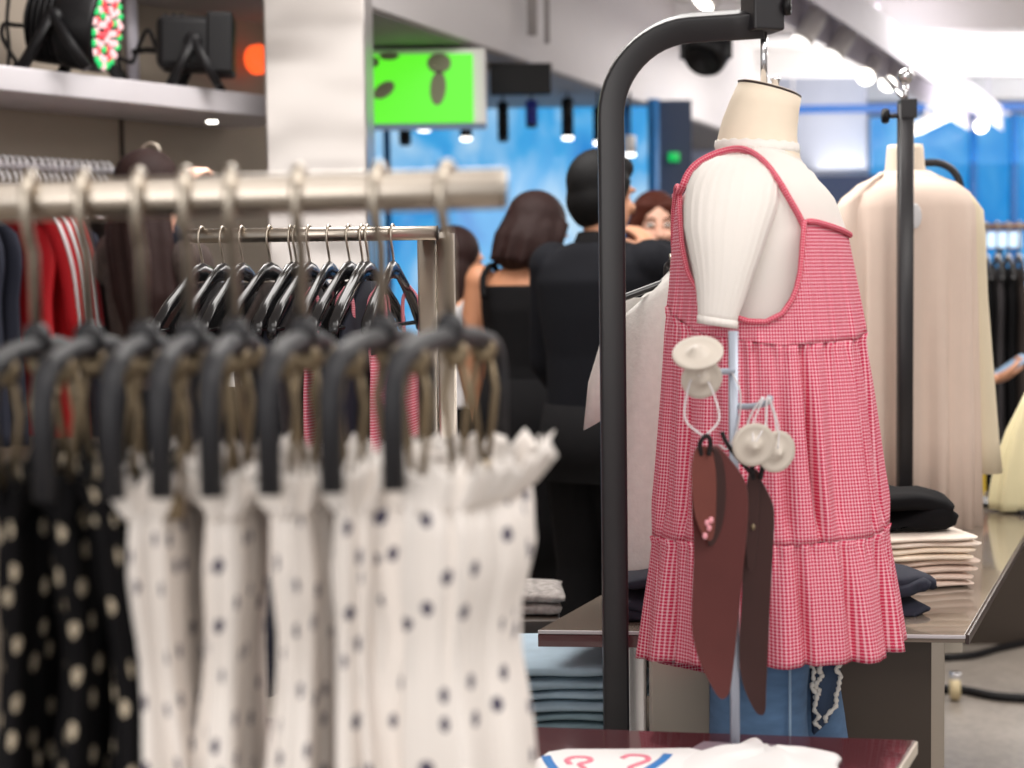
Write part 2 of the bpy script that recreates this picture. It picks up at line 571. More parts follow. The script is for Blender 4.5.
# pipe crossing under the soffit
pp = MB().tube([(-1.2, 7.3, zs - 0.03), (0.2, 7.35, zs - 0.03)], 0.02)
struct(pp.build('trim_5', M['ceil_grey']))
for i, (px, py, Y) in enumerate(((547, 30, 7.3), (532, 22, 7.25))):
    q = at(px, py, Y)
    struct(MB().tube([q + V((0, 0, .3)), q - V((0, 0, .06))], 0.012 + .01 * i).build('trim_%d' % (6 + i), M['ceil_grey']))

# lit blue shop front behind the crowd
bl = at(300, 100, 9.2); br = at(656, 100, 9.2)
struct(MB().box(((bl.x + br.x) / 2, 9.25, 1.2), (br.x - bl.x, 0.06, 2.36)).build('window_1', M['blue_a'], smooth=False))
# mullions and lit head of that shop front
for i, px in enumerate((388, 626, 654)):
    x = at(px, 200, 9.15).x
    struct(MB().box((x, 9.15, 1.2), (0.035 if i < 2 else 0.06, 0.07, 2.34)).build('trim_%d' % (9 + i), mat('blue frame', rgb(40, 110, 170), 0.4)))
x0 = at(488, 97, 9.1).x; x1 = at(570, 97, 9.1).x
struct(MB().box(((x0 + x1) / 2, 9.1, zat(530, 96, 9.1)), (x1 - x0, 0.05, 0.035)).build('trim_12', M['lamp_soft'], smooth=False))
# dark pier right of the blue front, with a violet wash panel above it
p0 = at(660, 150, 9.3); p1 = at(690, 150, 9.3)
struct(MB().box(((p0.x + p1.x) / 2, 9.45, 1.2), (p1.x - p0.x + .02, 0.3, 2.36)).build('wall_pier', mat('dark blue grey pier', rgb(50, 62, 84), 0.6), smooth=False))
g0 = at(674, 157, 9.29)
tag(MB().box(g0, (0.06, 0.03, 0.05)).build('exit_light', emis('green exit lamp', rgb(0, 200, 90), 1.0)), 'small green lit sign on the dark pier', 'light')

# far right: pale room behind, blue window beyond the black clothes rail
q0 = at(686, 200, 12.6); q1 = at(868, 200, 12.6)
struct(MB().box(((q0.x + q1.x) / 2, 12.7, 1.5), (q1.x - q0.x, 0.1, 3.0)).build('wall_partition', mat('pale partition', rgb(168, 172, 184), 0.5, var=0.12, vscale=1.3), smooth=False))
v0 = at(686, 95, 12.5); v1 = at(730, 70, 12.5)
tag(MB().box(((v0.x + v1.x) / 2, 12.6, zat(700, 82, 12.5)), (v1.x - v0.x, 0.04, 0.32)).build('wash_panel', M['violet_glow'], smooth=False),
    'violet blue lit panel high on the pale wall left of the mannequin neck', 'light')
w0 = at(800, 118, 12.3); w1 = at(1080, 118, 12.3)
ztop = zat(930, 116, 12.3)
struct(MB().box(((w0.x + w1.x) / 2 + 0.3, 12.35, ztop / 2), (w1.x - w0.x - 0.5, 0.05, ztop)).build('window_2', M['blue_b'], smooth=False))
zb = zat(850, 108, 12.2)
struct(MB().box(((at(780, 100, 12.2).x + w1.x) / 2, 12.25, zb), (w1.x - at(780, 100, 12.2).x, 0.05, 0.06)).build('trim_13', emis('blue edge strip', rgb(10, 120, 220), 0.9), smooth=False))
for i, px in enumerate((1016, 975)):
    x = at(px, 180, 12.2).x
    struct(MB().box((x, 12.25, ztop / 2), (0.05, 0.06, ztop)).build('trim_%d' % (14 + i), mat('deep blue frame', rgb(0, 92, 160), 0.4)))
zlow = zat(760, 176, 11.9)
struct(MB().box(((q0.x + q1.x) / 2 + .4, 12.2, zlow / 2), (q1.x - q0.x - .3, 0.5, zlow)).build('wall_counter', mat('navy counter', rgb(46, 62, 96), 0.5), smooth=False))
for px, py in ((768, 175), (793, 177)):
    c = at(px, py, 11.8)
    gl = thing('globe_lamp', 'round lit lamp low behind the mannequin shoulder, ' + ('left one' if px < 780 else 'right one beside the cream blouse'), 'light', V((c.x, c.y, CEIL)), 'globe lamps at the far counter')
    MB().ell(c, (0.05, 0.05, 0.05)).build('globe', M['lamp_white'], gl)
    MB().tube([c + V((0, 0, .048)), V((c.x, c.y, CEIL))], 0.006, 8).build('drop_rod', M['fixture_white'], gl)

# ceiling ribs, upper right
for i, (pya, pyb) in enumerate(((14, 30), (52, 66), (86, 94))):
    Y = (9.8, 11.8, 13.6)[i]
    struct(MB().box((3.2, Y, CEIL - 0.09), (6.4, 0.22, 0.18)).build('ceiling_beam_%d' % (i + 1), M['ceil_white'], bevel=0.01))

# perforated lighting tray running into the depth
ta = at(775, -8, 6.4); tb = at(1005, 136, 13.4)
zt = (ta.z + tb.z) / 2 + 0.05
ta = V((ta.x, ta.y, zt)); tb = V((tb.x, tb.y, zt))
td = (tb - ta).normalized(); ta = ta - td * 1.2
tray = thing('cable_tray', 'long grey perforated lighting tray running along the ceiling', 'lighting track', ta)
side = V((td.y, -td.x, 0))
Rt = Matrix.Rotation(math.atan2(td.y, td.x), 3, 'Z')
L_ = (tb - ta).length
t = MB()
for o in (-1, 1):
    t.box(ta + td * L_ / 2 + side * 0.11 * o, (L_, 0.012, 0.17), M3=Rt)
t.box(ta + td * L_ / 2 + V((0, 0, 0.06)), (L_, 0.22, 0.012), M3=Rt)
t.build('channel', M['tray_grey'], tray, smooth=False)
hm = mat('slot shade', rgb(120, 116, 124), 0.7)
n_s = 22
for k in range(n_s):
    c = ta + td * (L_ * (k + 0.5) / n_s) - side * 0.118
    MB().box(c, (0.16, 0.004, 0.055), M3=Rt).build('slot', hm, tray, smooth=False)
for k in range(4):
    c = ta + td * (L_ * (k + 0.5) / 4) + V((0, 0, 0.06))
    MB().tube([c, V((c.x, c.y, CEIL))], 0.008).build('hanger_rod', M['tray_grey'], tray)

# spotlights under the tray
spots = [(802, 40, 7.2, 0), (834, 54, 7.8, 0), (866, 76, 8.6, 1), (888, 83, 9.2, 1), (953, 110, 11.2, 1), (981, 126, 12.0, 1), (838, 30, 8.2, 0), (905, 74, 9.8, 1)]
slab = ['grey spotlight on the tray nearest the black stand clamp', 'grey spotlight with dim rim second along the tray', 'bright spotlight shining left of the chrome ball stand',
        'spotlight beside the chrome finial of the second stand', 'long white spotlight on the far part of the tray', 'round bright spotlight at the far right end of the tray',
        'dim spotlight tucked behind the tray near the ceiling', 'bright spotlight directly above the chrome finial']
for i, (px, py, Y, lit) in enumerate(spots):
    c = at(px, py, Y)
    f = (ta + td * ((V((c.x, c.y, zt)) - ta).dot(td)))
    top = V((c.x, c.y, zt + 0.0))
    aim = V((-0.45, -0.75, -0.62)).normalized() if i not in (0, 1, 6) else V((-0.55, -0.2, -0.8)).normalized()
    if i == 5: aim = V((-0.2, -0.9, -0.3)).normalized()
    if i == 4: aim = V((0.7, -0.55, 0.35)).normalized()
    sp = thing('spotlight', slab[i], 'spotlight', V((c.x, c.y, zt)), 'spotlights on the grey tray')
    ln = 0.17 if i != 4 else 0.34
    MB().lathe(c, -aim, [(0.0, 0.0), (0.046, 0.0), (0.05, -0.01), (0.05, 0.02), (0.048, ln * .8), (0.035, ln), (0, ln)], 18).build('housing', M['fixture_white'], sp)
    MB().lathe(c + aim * 0.012, aim, [(0.0, 0.0), (0.043, 0.0), (0.043, 0.004), (0, 0.004)], 18).build('lens', M['lamp_white'] if lit else M['lamp_soft'], sp)
    m_ = c - aim * ln * .6
    MB().tube([m_, V((m_.x, m_.y, max(zt - 0.01, m_.z + 0.03)))], 0.012).build('stem', M['fixture_white'], sp)

# overhead light seen at the very top edge
c = at(704, 2, 6.5)
ov = thing('spotlight', 'spotlight at the top edge above the black gooseneck bar', 'spotlight', c)
MB().lathe(c, (0.6, 0.2, 0.75), [(0, 0), (0.05, 0), (0.055, 0.02), (0.05, 0.16), (0, 0.16)], 18).build('housing', M['fixture_white'], ov)
MB().lathe(c - V((.006, .002, .0075)), (0.6, 0.2, 0.75), [(0, 0), (0.045, 0), (0.045, 0.004), (0, 0.004)], 18).build('lens', M['lamp_white'], ov)
MB().tube([c + V((.08, .02, .1)), V((c.x + .08, c.y + .02, CEIL))], 0.012).build('stem', M['fixture_white'], ov)

# black moving head under the ceiling
c = at(706, 54, 6.6)
mh = thing('stage_light', 'black stage light hanging behind the gooseneck bar', 'stage light', V((c.x, c.y, CEIL)))
ax = V((-0.35, -0.5, -0.6)).normalized()
MB().lathe(c - ax * 0.02, ax, [(0, -0.09), (0.05, -0.09), (0.085, -0.05), (0.095, 0.0), (0.09, 0.05), (0.07, 0.075), (0.065, 0.06), (0, 0.055)], 22).build('head', M['black_plastic'], mh)
MB().box(c + V((0, 0, 0.10)), (0.15, 0.09, 0.04)).build('yoke_base', M['black_plastic'], mh, bevel=0.008)
for s in (-1, 1):
    MB().box(c + V((s * 0.095, 0, 0.045)), (0.02, 0.05, 0.13)).build('yoke_arm', M['black_plastic'], mh, bevel=0.004)
MB().tube([c + V((0, 0, .1)), V((c.x, c.y, CEIL))], 0.014).build('drop_rod', M['black_plastic'], mh)

# hanging green screen
sc0 = at(366, 55, 6.7); sc1 = at(474, 122, 6.7)
cx = (sc0.x + sc1.x) / 2; cz = (sc0.z + sc1.z) / 2; sw = sc1.x - sc0.x; shh = sc0.z - sc1.z
hs = thing('hanging_screen', 'hanging green lit screen box with grey side', 'screen', (cx, 6.85, cz))
MB().box((cx + 0.025, 6.85, cz + 0.01), (sw + 0.05, 0.26, shh + 0.03)).build('casing', M['fixture_white'], hs, bevel=0.005)
MB().box((cx - .002, 6.712, cz), (sw, 0.02, shh)).build('display', M['green_screen'], hs, smooth=False)


def blot(px, py, rx, ry, ang):
    q = at(px, py, 6.698)
    pts = []
    for k in range(20):
        a = 2 * PI * k / 20
        x, z = rx * math.cos(a), ry * math.sin(a)
        pts.append(q + V((x * math.cos(ang) - z * math.sin(ang), 0, x * math.sin(ang) + z * math.cos(ang))) * (6.7 / FPX))
    return MB().ext(pts, (0, 0.006, 0)).build('dark_patch', M['screen_blot'], hs, smooth=False)


blot(384, 90, 12, 7, 0.6); blot(438, 88, 8, 17, -0.1); blot(439, 63, 12, 10, 0); blot(374, 62, 5, 5, 0); blot(389, 56, 10, 4, 0)
for s in (-1, 1):
    MB().tube([(cx + s * .2, 6.85, cz + .2), (cx + s * .2, 6.85, zs)], 0.008).build('drop_rod', M['fixture_white'], hs)
# black board beside it
k0 = at(490, 64, 7.15); k1 = at(551, 94, 7.15)
bb = MB().box(((k0.x + k1.x) / 2, 7.17, (k0.z + k1.z) / 2), (k1.x - k0.x, 0.06, k0.z - k1.z))
tag(bb.build('hanging_board', M['dark_void'], bevel=0.004), 'black board hanging under the soffit beside the green screen', 'board')
# small cylinder pendants in front of the blue front
pend = [(405, 134, 12, 16, 0), (424, 124, 14, 8, 1), (466, 131, 12, 12, 1), (503, 121, 11, 34, 0), (531.5, 113, 12, 22, 2), (567.5, 118, 12, 36, 1), (598, 125, 10, 32, 1), (630, 145, 12, 16, 3)]
plab = ['short black pendant lamp below the left part of the green screen', 'low white lit pendant lamp below the green screen', 'short black pendant lamp with lit underside below the green screen corner',
        'tall unlit black pendant lamp below the black board', 'violet pendant lamp right of the tall black one', 'tall black pendant lamp with lit underside above the man in black',
        'black lit pendant lamp just left of the mannequin stand post', 'bright white pendant lamp on the blue glass right of the stand post']
for i, (px, py, w_, h_, k) in enumerate(pend):
    Y = 8.5
    c = at(px, py, Y); r = w_ / 2 * Y / FPX; h = h_ * Y / FPX
    pd = thing('pendant_lamp', plab[i], 'pendant lamp', V((c.x, c.y, zs - .01)), 'pendant lamps before the blue front')
    mm = [M['black_plastic'], M['black_plastic'], mat('violet enamel', rgb(52, 62, 170), 0.4), M['fixture_white']][k]
    MB().lathe(c - V((0, 0, h / 2)), (0, 0, 1), [(0, 0.01), (r, 0), (r, h), (r * .8, h + .008), (0, h + .008)], 18).build('shade', mm, pd)
    MB().lathe(c - V((0, 0, h / 2 + .002)), (0, 0, -1), [(0, 0.0), (r * .95, 0.0), (r * .95, 0.012), (r * .6, 0.018), (0, 0.018)], 18).build('bulb', M['lamp_pendant'] if k in (1, 3) else mat('unlit diffuser', rgb(60, 60, 66), 0.4), pd)
    MB().tube([c + V((0, 0, h / 2)), V((c.x, c.y, zs - .01))], 0.006).build('stem', M['black_plastic'], pd)

# ------------------------------------------------------------------ light
wd = bpy.data.worlds.new('world'); S.world = wd; wd.use_nodes = True
bg = wd.node_tree.nodes['Background']
bg.inputs[0].default_value = (1.0, 0.97, 0.95, 1); bg.inputs[1].default_value = 0.56


def area(x, y, z, sx, sy, e, col=(1, 0.965, 0.93)):
    l = bpy.data.lights.new('ceiling_or_fill_light', 'AREA'); l.shape = 'RECTANGLE'; l.size = sx; l.size_y = sy
    l.energy = e; l.color = col
    o = bpy.data.objects.new('ceiling_or_fill_light', l); o.location = (x, y, z); COL.objects.link(o)
    return o


area(-0.6, 0.6, 2.95, 2.0, 1.2, 16)
fl_ = area(-0.9, -2.4, 1.9, 3.2, 1.8, 70)   # added frontal fill behind the camera, an unseen source
fl_.rotation_euler = (math.radians(84), 0, math.radians(-10))
area(1.6, 1.2, 2.95, 1.6, 1.6, 50)
area(0.2, 3.9, 2.95, 1.8, 1.2, 46)
area(2.6, 4.6, 2.95, 1.6, 1.6, 60)
area(3.0, 9.0, 2.75, 3.0, 2.0, 120)
area(-0.3, 4.6, 2.95, 1.2, 0.8, 40)
area(3.9, 11.6, 2.2, 3.0, 2.2, 110).rotation_euler = (PI, 0, 0)   # added unseen uplight that brightens the far ceiling
S.view_settings.view_transform = 'Standard'
S.view_settings.look = 'None'
S.view_settings.gamma = 1
S.view_settings.use_curve_mapping = False
S.view_settings.exposure = -0.06
# ================================================================== foreground rack
RD, RZ = 1.35, 1.428
ALPHA = [math.radians(k) for k in (-1, -1, -3, -2, -2, 3, 11, 15)]


def rail_z(x): return RZ + 0.012 * x


fr = thing('clothing_rack', 'thick steel clothes rail in the blurred foreground', 'clothing rack', (-1.15, RD, 0))
xe = at(503, 194, RD).x
MB().tube([(-1.22, RD + .012, rail_z(-1.2)), (xe - .003, RD, rail_z(xe)), (xe, RD, rail_z(xe))], [.0172, .0172, .016], 24).build('rail', M['rail_steel'], fr)
for dx in (0, 0.06):
    MB().tube([(-1.15 + dx, RD + .012, 0.03), (-1.15 + dx, RD + .012, RZ - .01)], 0.016, 20).build('post', M['rail_steel'], fr)
MB().box((-1.12, RD, 0.015), (0.5, 0.6, 0.03)).build('base_plate', M['rail_steel'], fr, bevel=0.005)
MB().lathe((xe - .001, RD, rail_z(xe)), (1, 0, 0), [(0, 0), (.0172, 0), (.0172, .003), (.015, .005), (0, .005)], 24).build('end_cap', M['steel'], fr)

hooks = [32, 85, 140, 187, 232, 300, 380, 448]
fl = ['leftmost charcoal clip hanger on the near rail, holding a black dotted dress', 'second charcoal clip hanger from the left on the near rail',
      'third charcoal clip hanger from the left on the near rail, last with black cloth', 'charcoal clip hanger holding the leftmost white dotted dress',
      'charcoal clip hanger holding the second white dotted dress from the left', 'charcoal clip hanger holding the middle white dotted dress',
      'charcoal clip hanger holding the white dotted dress next to the right end one', 'charcoal clip hanger nearest the rail end, its whole bent arm showing']
dlab = ['black dotted dress at the left edge of the picture', 'middle one of the three black dotted dresses', 'black dotted dress touching the white dresses',
        'leftmost white dotted dress, next to the black ones', 'second white dotted dress from the left', 'middle one of the five white dotted dresses',
        'fourth white dotted dress, with a dark gap on its right', 'big white dotted dress with full ruffle at the right end of the near rail']
HL = 0.15


def clip_hanger(x, label, alpha):
    """built around its rail point; its long axis lies along local Y and the whole hanger is turned about the hook"""
    z = rail_z(x)
    o = V((x, RD, z))
    t = thing('clip_hanger', label, 'hanger', o, 'charcoal clip hangers on the near rail')
    pts = arc(o + V((0, 0, 0.0)), (0, 1, 0), (0, 0, 1), 0.0215, -0.45, PI, 12)
    hk = [p for p in pts][::-1]
    hk = [o + V((0, 0.0215 * math.cos(a), 0.0215 * math.sin(a))) for a in [(-0.5 + (PI + 0.5) * i / 14) for i in range(15)]]
    hk += [o + V((0, -0.0215, -0.012)), o + V((0, -0.012, -0.032)), o + V((0, 0, -0.045)), o + V((0, 0, -0.125))]
    MB().tube(hk, 0.005, 10).build('hook', M['hook_steel'], t)
    MB().ell(o + V((0, 0, -0.118)), (0.0125, 0.02, 0.0165)).build('collar', M['grey_plastic'], t)
    pr = []
    zc = -0.122
    pr += [V((0, -HL, zc - 0.112)), V((0, -HL, zc - 0.045))]
    pr += [V((0, -HL + 0.035 - 0.035 * math.cos(a), zc - 0.045 + 0.035 * math.sin(a))) for a in [PI / 2 * i / 8 for i in range(1, 9)]]
    pr += [V((0, -HL * .5, zc - .004)), V((0, 0, zc)), V((0, HL * .5, zc - .004))]
    pr += [V((0, HL - 0.035 + 0.035 * math.sin(a), zc - 0.045 + 0.035 * math.cos(a))) for a in [PI / 2 * i / 8 for i in range(0, 9)]]
    pr += [V((0, HL, zc - 0.112))]
    MB().tube([o + p for p in pr], 0.0092, 12).build('arm_bar', M['grey_plastic'], t)
    for s in (-0.62, 0.1, 0.68):
        c = o + V((0, s * HL, zc - 0.016))
        cl = MB()
        cl.lathe(c, (0, 1, 0), [(0, -.006), (.011, -.006), (.0125, 0), (.011, .006), (0, .006)], 12)
        cl.tube([c + V((0.006, 0, -.01)), c + V((.011, 0, -.035)), c + V((.002, 0, -.108))], 0.003, 8)
        cl.tube([c + V((-0.006, 0, -.01)), c + V((-.011, 0, -.035)), c + V((-.002, 0, -.108))], 0.003, 8)
        cl.box(c + V((0, 0, -.110)), (.012, .024, .02))
        cl.build('clip', M['brass'], t)
    t.rotation_euler = (0, 0, -alpha)
    return t


def dotted_dress(x, label, i, white, alpha):
    o = V((x, RD, rail_z(x)))
    ztop = -0.247
    rnd = random.Random(40 + i)
    t = thing('dotted_dress', label, 'dress', V((x, RD, 0.5)), 'white dotted dresses on the near rail' if white else 'black dotted dresses on the near rail')
    N = 72
    ph = [rnd.uniform(0, 2 * PI) for _ in range(6)]
    wl_ = 0.120
    fat = 0.021 if white else 0.019
    if i == 7: fat, wl_ = 0.056, 0.122
    if i == 6: fat = 0.018
    bot = 0.50

    def ring(z, wy, wx, amp, k0, ruffle=0.0):
        r = []
        for j in range(N):
            th = 2 * PI * j / N
            c, s = math.cos(th), math.sin(th)
            f = 1 + amp * (math.sin(5 * th + ph[0] + z * 2.0) * .6 + math.sin(9 * th + ph[1] - z * 3) * .4 + math.sin(3 * th + ph[2]) * .5) + ruffle * math.sin(19 * th + ph[3]) + ruffle * .6 * math.sin(31 * th + ph[4])
            bx = math.copysign(abs(c) ** 0.7, c) * wx * f + 0.007 * math.sin(z * 11 + ph[5] + i)
            by = math.copysign(abs(s) ** 0.9, s) * wy * f
            r.append(o + V((bx, by, z)))
        return r
    rings = []; uvs = []
    zz = [ztop - 0.003 + (bot - o.z - ztop) * k / 26 for k in range(27)]
    for k, z in enumerate(zz):
        d = (ztop - z)
        wy = sm([(0, wl_), (.05, wl_ * .97), (.12, wl_ * .86), (.22, wl_ * .9), (.7, wl_ * 1.12)], d)
        wx = sm([(0, fat * .8), (.05, fat), (.12, fat * .82), (.22, fat * 1.05), (.7, fat * 1.55)], d)
        amp = sm([(0, .10), (.12, .10), (.3, .26), (.7, .34)], d)
        rings.append(ring(z, wy, wx, amp, k, 0.05 if d < .14 else 0.015))
        uvs.append([(j / N * (2 * (wl_ * 2 + fat)) + i * .37, z + i * .11) for j in range(N + 1)])
    MB().loft(rings, True, False, uvs).build('skirt_body', M['white_dot'] if white else M['black_dot'], t, solid=0.0015)
    # gathered ruffle at the top edge
    fr_, fu = [], []
    for k in range(6):
        u = k / 5
        z = ztop + 0.026 - 0.036 * u
        g = 1.0
        fr_.append(ring(z + 0.0, wl_ * (.985 + .03 * (1 - u)), fat * (.84 + (.75 if i < 7 else .35) * (1 - u) ** .7), 0.12 if i < 7 else .07, k, ((0.20 if i < 7 else .09) if white else .1) * (1 - .75 * u)))
        fr_[-1] = [p + V((0, 0, 0.009 * math.sin(j * 2.4 + i) * (1 - u))) for j, p in enumerate(fr_[-1])]
        fu.append([(j / N * .6 + i * .37, z) for j in range(N + 1)])
    MB().loft(fr_, True, False, fu).build('ruffle', M['white_dot_plain'] if white else M['black_dot'], t, solid=0.0015)
    t.rotation_euler = (0, 0, -alpha)
    return t


for i, px in enumerate(hooks):
    x = at(px, 200, RD).x
    clip_hanger(x, fl[i], ALPHA[i])
    dotted_dress(x + (0, 0, -.010, -.013, -.006, 0, 0, .006)[i], dlab[i], i, i > 2, ALPHA[i])

# ================================================================== middle rack (T stand with suit hangers)
MD = 2.9
zL = zat(190, 236, MD); zR = zat(437, 233, MD)
xl = at(190, 236, MD).x; xr = at(438, 233, MD).x
zm = (zL + zR) / 2
mr = thing('clothing_rack', 'thin steel T rail with squared double post, behind the near rack', 'clothing rack', (at(437, 400, MD).x, MD, 0))
MB().tube([(xl, MD, zm), (xr, MD, zm)], 0.0128, 20).build('rail', M['rail_steel'], mr)
MB().lathe((xl + .002, MD, zm), (-1, 0, 0), [(0, 0), (.0128, 0), (.0125, .003), (0, .003)], 18).build('end_cap', M['grey_plastic'], mr)
MB().lathe((xr - .002, MD, zm), (1, 0, 0), [(0, 0), (.0138, 0), (.0138, .003), (0, .003)], 18).build('end_cap', M['grey_plastic'], mr)
for px in (427, 446):
    x = at(px, 300, MD + .03).x
    MB().tube([(x, MD + .045, 0.02), (x, MD + .045, zm + 0.0)], 0.0165, 18, sq=(.0335, .03)).build('post', M['rail_steel'], mr)
xx = at(436, 300, MD).x
MB().box((xx, MD + .03, zm - .004), (0.05, 0.03, 0.012)).build('bracket', M['steel'], mr, bevel=0.002)
MB().box((xx - .2, MD, 0.012), (0.7, 0.5, 0.024)).build('base_plate', M['steel'], mr, bevel=0.004)

mh_px = [202, 223, 242, 270, 291, 296, 309, 329, 349, 362, 368, 393]
al2 = math.radians(13)


def suit_hanger(x, label):
    o = V((x, MD, zm))
    t = thing('suit_hanger', label, 'hanger', o, 'glossy black suit hangers on the middle rail')
    r = 0.0165
    hk = [o + V((0, r * math.cos(a), r * math.sin(a))) for a in [(-0.4 + (PI + 0.4) * i / 12) for i in range(13)]]
    hk += [o + V((0, -r, -.012)), o + V((0, -.006, -.032)), o + V((0, 0, -.045)), o + V((0, 0, -.075))]
    MB().tube(hk, 0.0022, 8).build('hook', M['hook_steel'], t)
    b = MB()
    W = 0.205
    prof = [(-W, -.172, .022, .017), (-W * .97, -.158, .026, .02), (-W * .75, -.128, .026, .019), (-W * .4, -.092, .026, .015), (-.03, -.068, .03, .011), (0, -.064, .034, .011),
            (.03, -.068, .03, .011), (W * .4, -.092, .026, .015), (W * .75, -.128, .026, .019), (W * .97, -.158, .026, .02), (W, -.172, .022, .017)]
    rings = []
    for (y, z, hh, th) in prof:
        rings.append([o + V((math.cos(2 * PI * j / 12) * th / 2, y, z + math.sin(2 * PI * j / 12) * hh / 2)) for j in range(12)])
    b.loft(rings)
    b.build('shoulder_bar', M['black_gloss'], t)
    MB().tube([o + V((0, -W * .93, -.165)), o + V((0, W * .93, -.165))], 0.004, 8).build('trouser_bar', M['black_gloss'], t)
    t.rotation_euler = (0, 0, -al2)
    return t


gm_cols = ['black_cloth', 'charcoal_cloth', 'black_cloth', 'lace', 'black_cloth', 'navy_cloth', 'charcoal_cloth', 'gingham', 'black_cloth', 'gingham', 'navy_cloth', 'gingham']
gm_names = {'black_cloth': 'black', 'charcoal_cloth': 'charcoal', 'lace': 'dark patterned', 'navy_cloth': 'navy', 'gingham': 'pink gingham strappy'}


def hung_top(o, ang, m, name, label, cat, group, wy=0.19, zs_=-0.075, bot=-0.75, thick=0.05, strap=False, seed=0, armw=0.0):
    """a top or dress hanging on a hanger; long axis along local Y"""
    rnd = random.Random(seed)
    t = thing(name, label, cat, o, group)
    N = 48; ph = [rnd.uniform(0, 6.28) for _ in range(4)]
    rings, uvs = [], []
    zt0 = zs_ - (0.13 if strap else 0.0)
    K = 18
    for k in range(K + 1):
        z = zt0 + (bot - zt0) * k / K
        d = zt0 - z
        if strap:
            w = sm([(0, wy * .8), (.1, wy * .85), (.6, wy * 1.15)], d); th = sm([(0, thick * .7), (.6, thick * 1.2)], d)
        else:
            w = sm([(0, wy * .22), (.02, wy * .45), (.10, wy * 1.0), (.16, wy * 1.04), (.3, wy * .9), (.7, wy * 1.05)], d); th = sm([(0, thick * .5), (.1, thick), (.7, thick * 1.2)], d)
        amp = .06 + .25 * min(1, d / .5)
        r = []
        for j in range(N):
            a = 2 * PI * j / N
            c, s = math.cos(a), math.sin(a)
            f = 1 + amp * (math.sin(4 * a + ph[0] + z) * .5 + math.sin(7 * a + ph[1] - 2 * z) * .4)
            r.append(o + V((math.copysign(abs(c) ** .8, c) * th / 2 * f, math.copysign(abs(s) ** .9, s) * w * (1 + .1 * amp * math.sin(6 * a + ph[2])), z)))
        rings.append(r); uvs.append([(j / N * wy * 4, z) for j in range(N + 1)])
    MB().loft(rings, True, not strap, uvs).build('bodice' if strap else 'cloth', m, t, solid=0.0015 if strap else 0)
    if strap:
        for s in (-1, 1):
            for q in (-1, 1):
                p = spline([o + V((0.0, s * .10, -.095)), o + V((q * .016, s * .105, -.13)), o + V((q * thick * .36, s * .11, zt0 - .03))], 6)
                MB().tube(p, 0.0, 8, sq=(.008, .004)).build('strap', M['pink_trim'], t)
    t.rotation_euler = (0, 0, -ang)
    return t


ordn = ['first', 'second', 'third', 'fourth', 'fifth', 'sixth', 'seventh', 'eighth', 'ninth', 'tenth', 'eleventh', 'twelfth']
proto = None
for i, px in enumerate(mh_px):
    o = V((at(px, 236, MD).x, MD, zm))
    lb = 'glossy black suit hanger, %s from the left on the thin steel rail' % ordn[i]
    if proto is None:
        proto = suit_hanger(o.x, lb)
    else:
        c = copy_tree(proto, None, o); c['label'] = lb
        c.rotation_euler = (0, 0, -al2 - math.radians(random.uniform(-4, 4)))
    k = gm_cols[i]
    hung_top(o, al2, M[k], 'strappy_dress' if k == 'gingham' else 'hanging_garment', '%s %s on the %s black hanger of the thin steel rail' % (gm_names[k], 'dress' if k == 'gingham' else 'top', ordn[i]),
             'dress' if k == 'gingham' else 'top', 'clothes on the middle rail', wy=0.17, zs_=-.085, bot=-.8, thick=.03, strap=(k == 'gingham'), seed=i)
# small white price tag among them
hq = V((at(270, 236, MD).x, MD, zm)) + Matrix.Rotation(-al2, 3, 'Z') @ V((0, -.17, -.165))
q = hq - V((.004, 0, .085))
tg = thing('price_tag', 'small white price tag hanging among the dark clothes on the thin rail', 'tag', hq)
MB().box(q, (0.024, 0.002, 0.026), rz=0.2).build('card', M['white_paper'], tg, smooth=False)
MB().tube([q + V((0, 0, .013)), q + V((.001, -.003, .04)), hq + V((0, -.005, -.004)), hq + V((0, 0, .005))], 0.0009, 6).build('string', M['cord'], tg)
# ================================================================== mannequin and its clothes
D = 2.52
PXM = FPX / D


def cx_(px, py): return at(px, py, D).x


def ring_px(py, cpx, hwpx, hy, dy=0.0, n=48, tilt=0.0, e=1.0):
    """horizontal ellipse at picture height py: half width in pixels along X, hy metres along Y"""
    c = at(cpx, py, D); a = hwpx / PXM
    return [V((c.x + a * math.copysign(abs(math.cos(t)) ** e, math.cos(t)), D + dy + hy * math.copysign(abs(math.sin(t)) ** e, math.sin(t)), c.z - tilt * a * math.cos(t)))
            for t in [2 * PI * j / n for j in range(n)]]


mq = thing('mannequin', 'headless cream linen bust form hanging from the black gooseneck stand', 'mannequin', at(768, 300, D))
rings = [ring_px(330, 766, 80, .12), ring_px(290, 765, 78, .125), ring_px(240, 762, 70, .13), ring_px(205, 757, 55, .13), ring_px(185, 755, 44, .12), ring_px(172, 756, 41, .085),
         ring_px(160, 757, 43, .07), ring_px(148, 757, 40.5, .058), ring_px(136, 757.5, 39, .053, tilt=.04), ring_px(122, 760, 37, .050, tilt=.10), ring_px(106, 764.5, 34, .047, tilt=.19), ring_px(91, 769.5, 31, .045, tilt=.28)]
MB().loft(rings[::-1]).build('neck_form', M['linen'], mq)
cp = [ring_px(90.0, 769.5, 31.3, .0455, tilt=.28), ring_px(88.6, 769.6, 31.3, .0455, tilt=.28), ring_px(88.2, 769.6, 28, .041, tilt=.28)]
MB().loft(cp).build('neck_cap', M['edge_dark'], mq)
cl = [ring_px(88.4, 769.6, 29, .042, tilt=.28), ring_px(87.6, 769.6, 29, .042, tilt=.28)]
MB().loft(cl).build('cap_plate', M['linen'], mq)
p0 = at(764, 88, D); p1 = at(765, 18, D - .04)
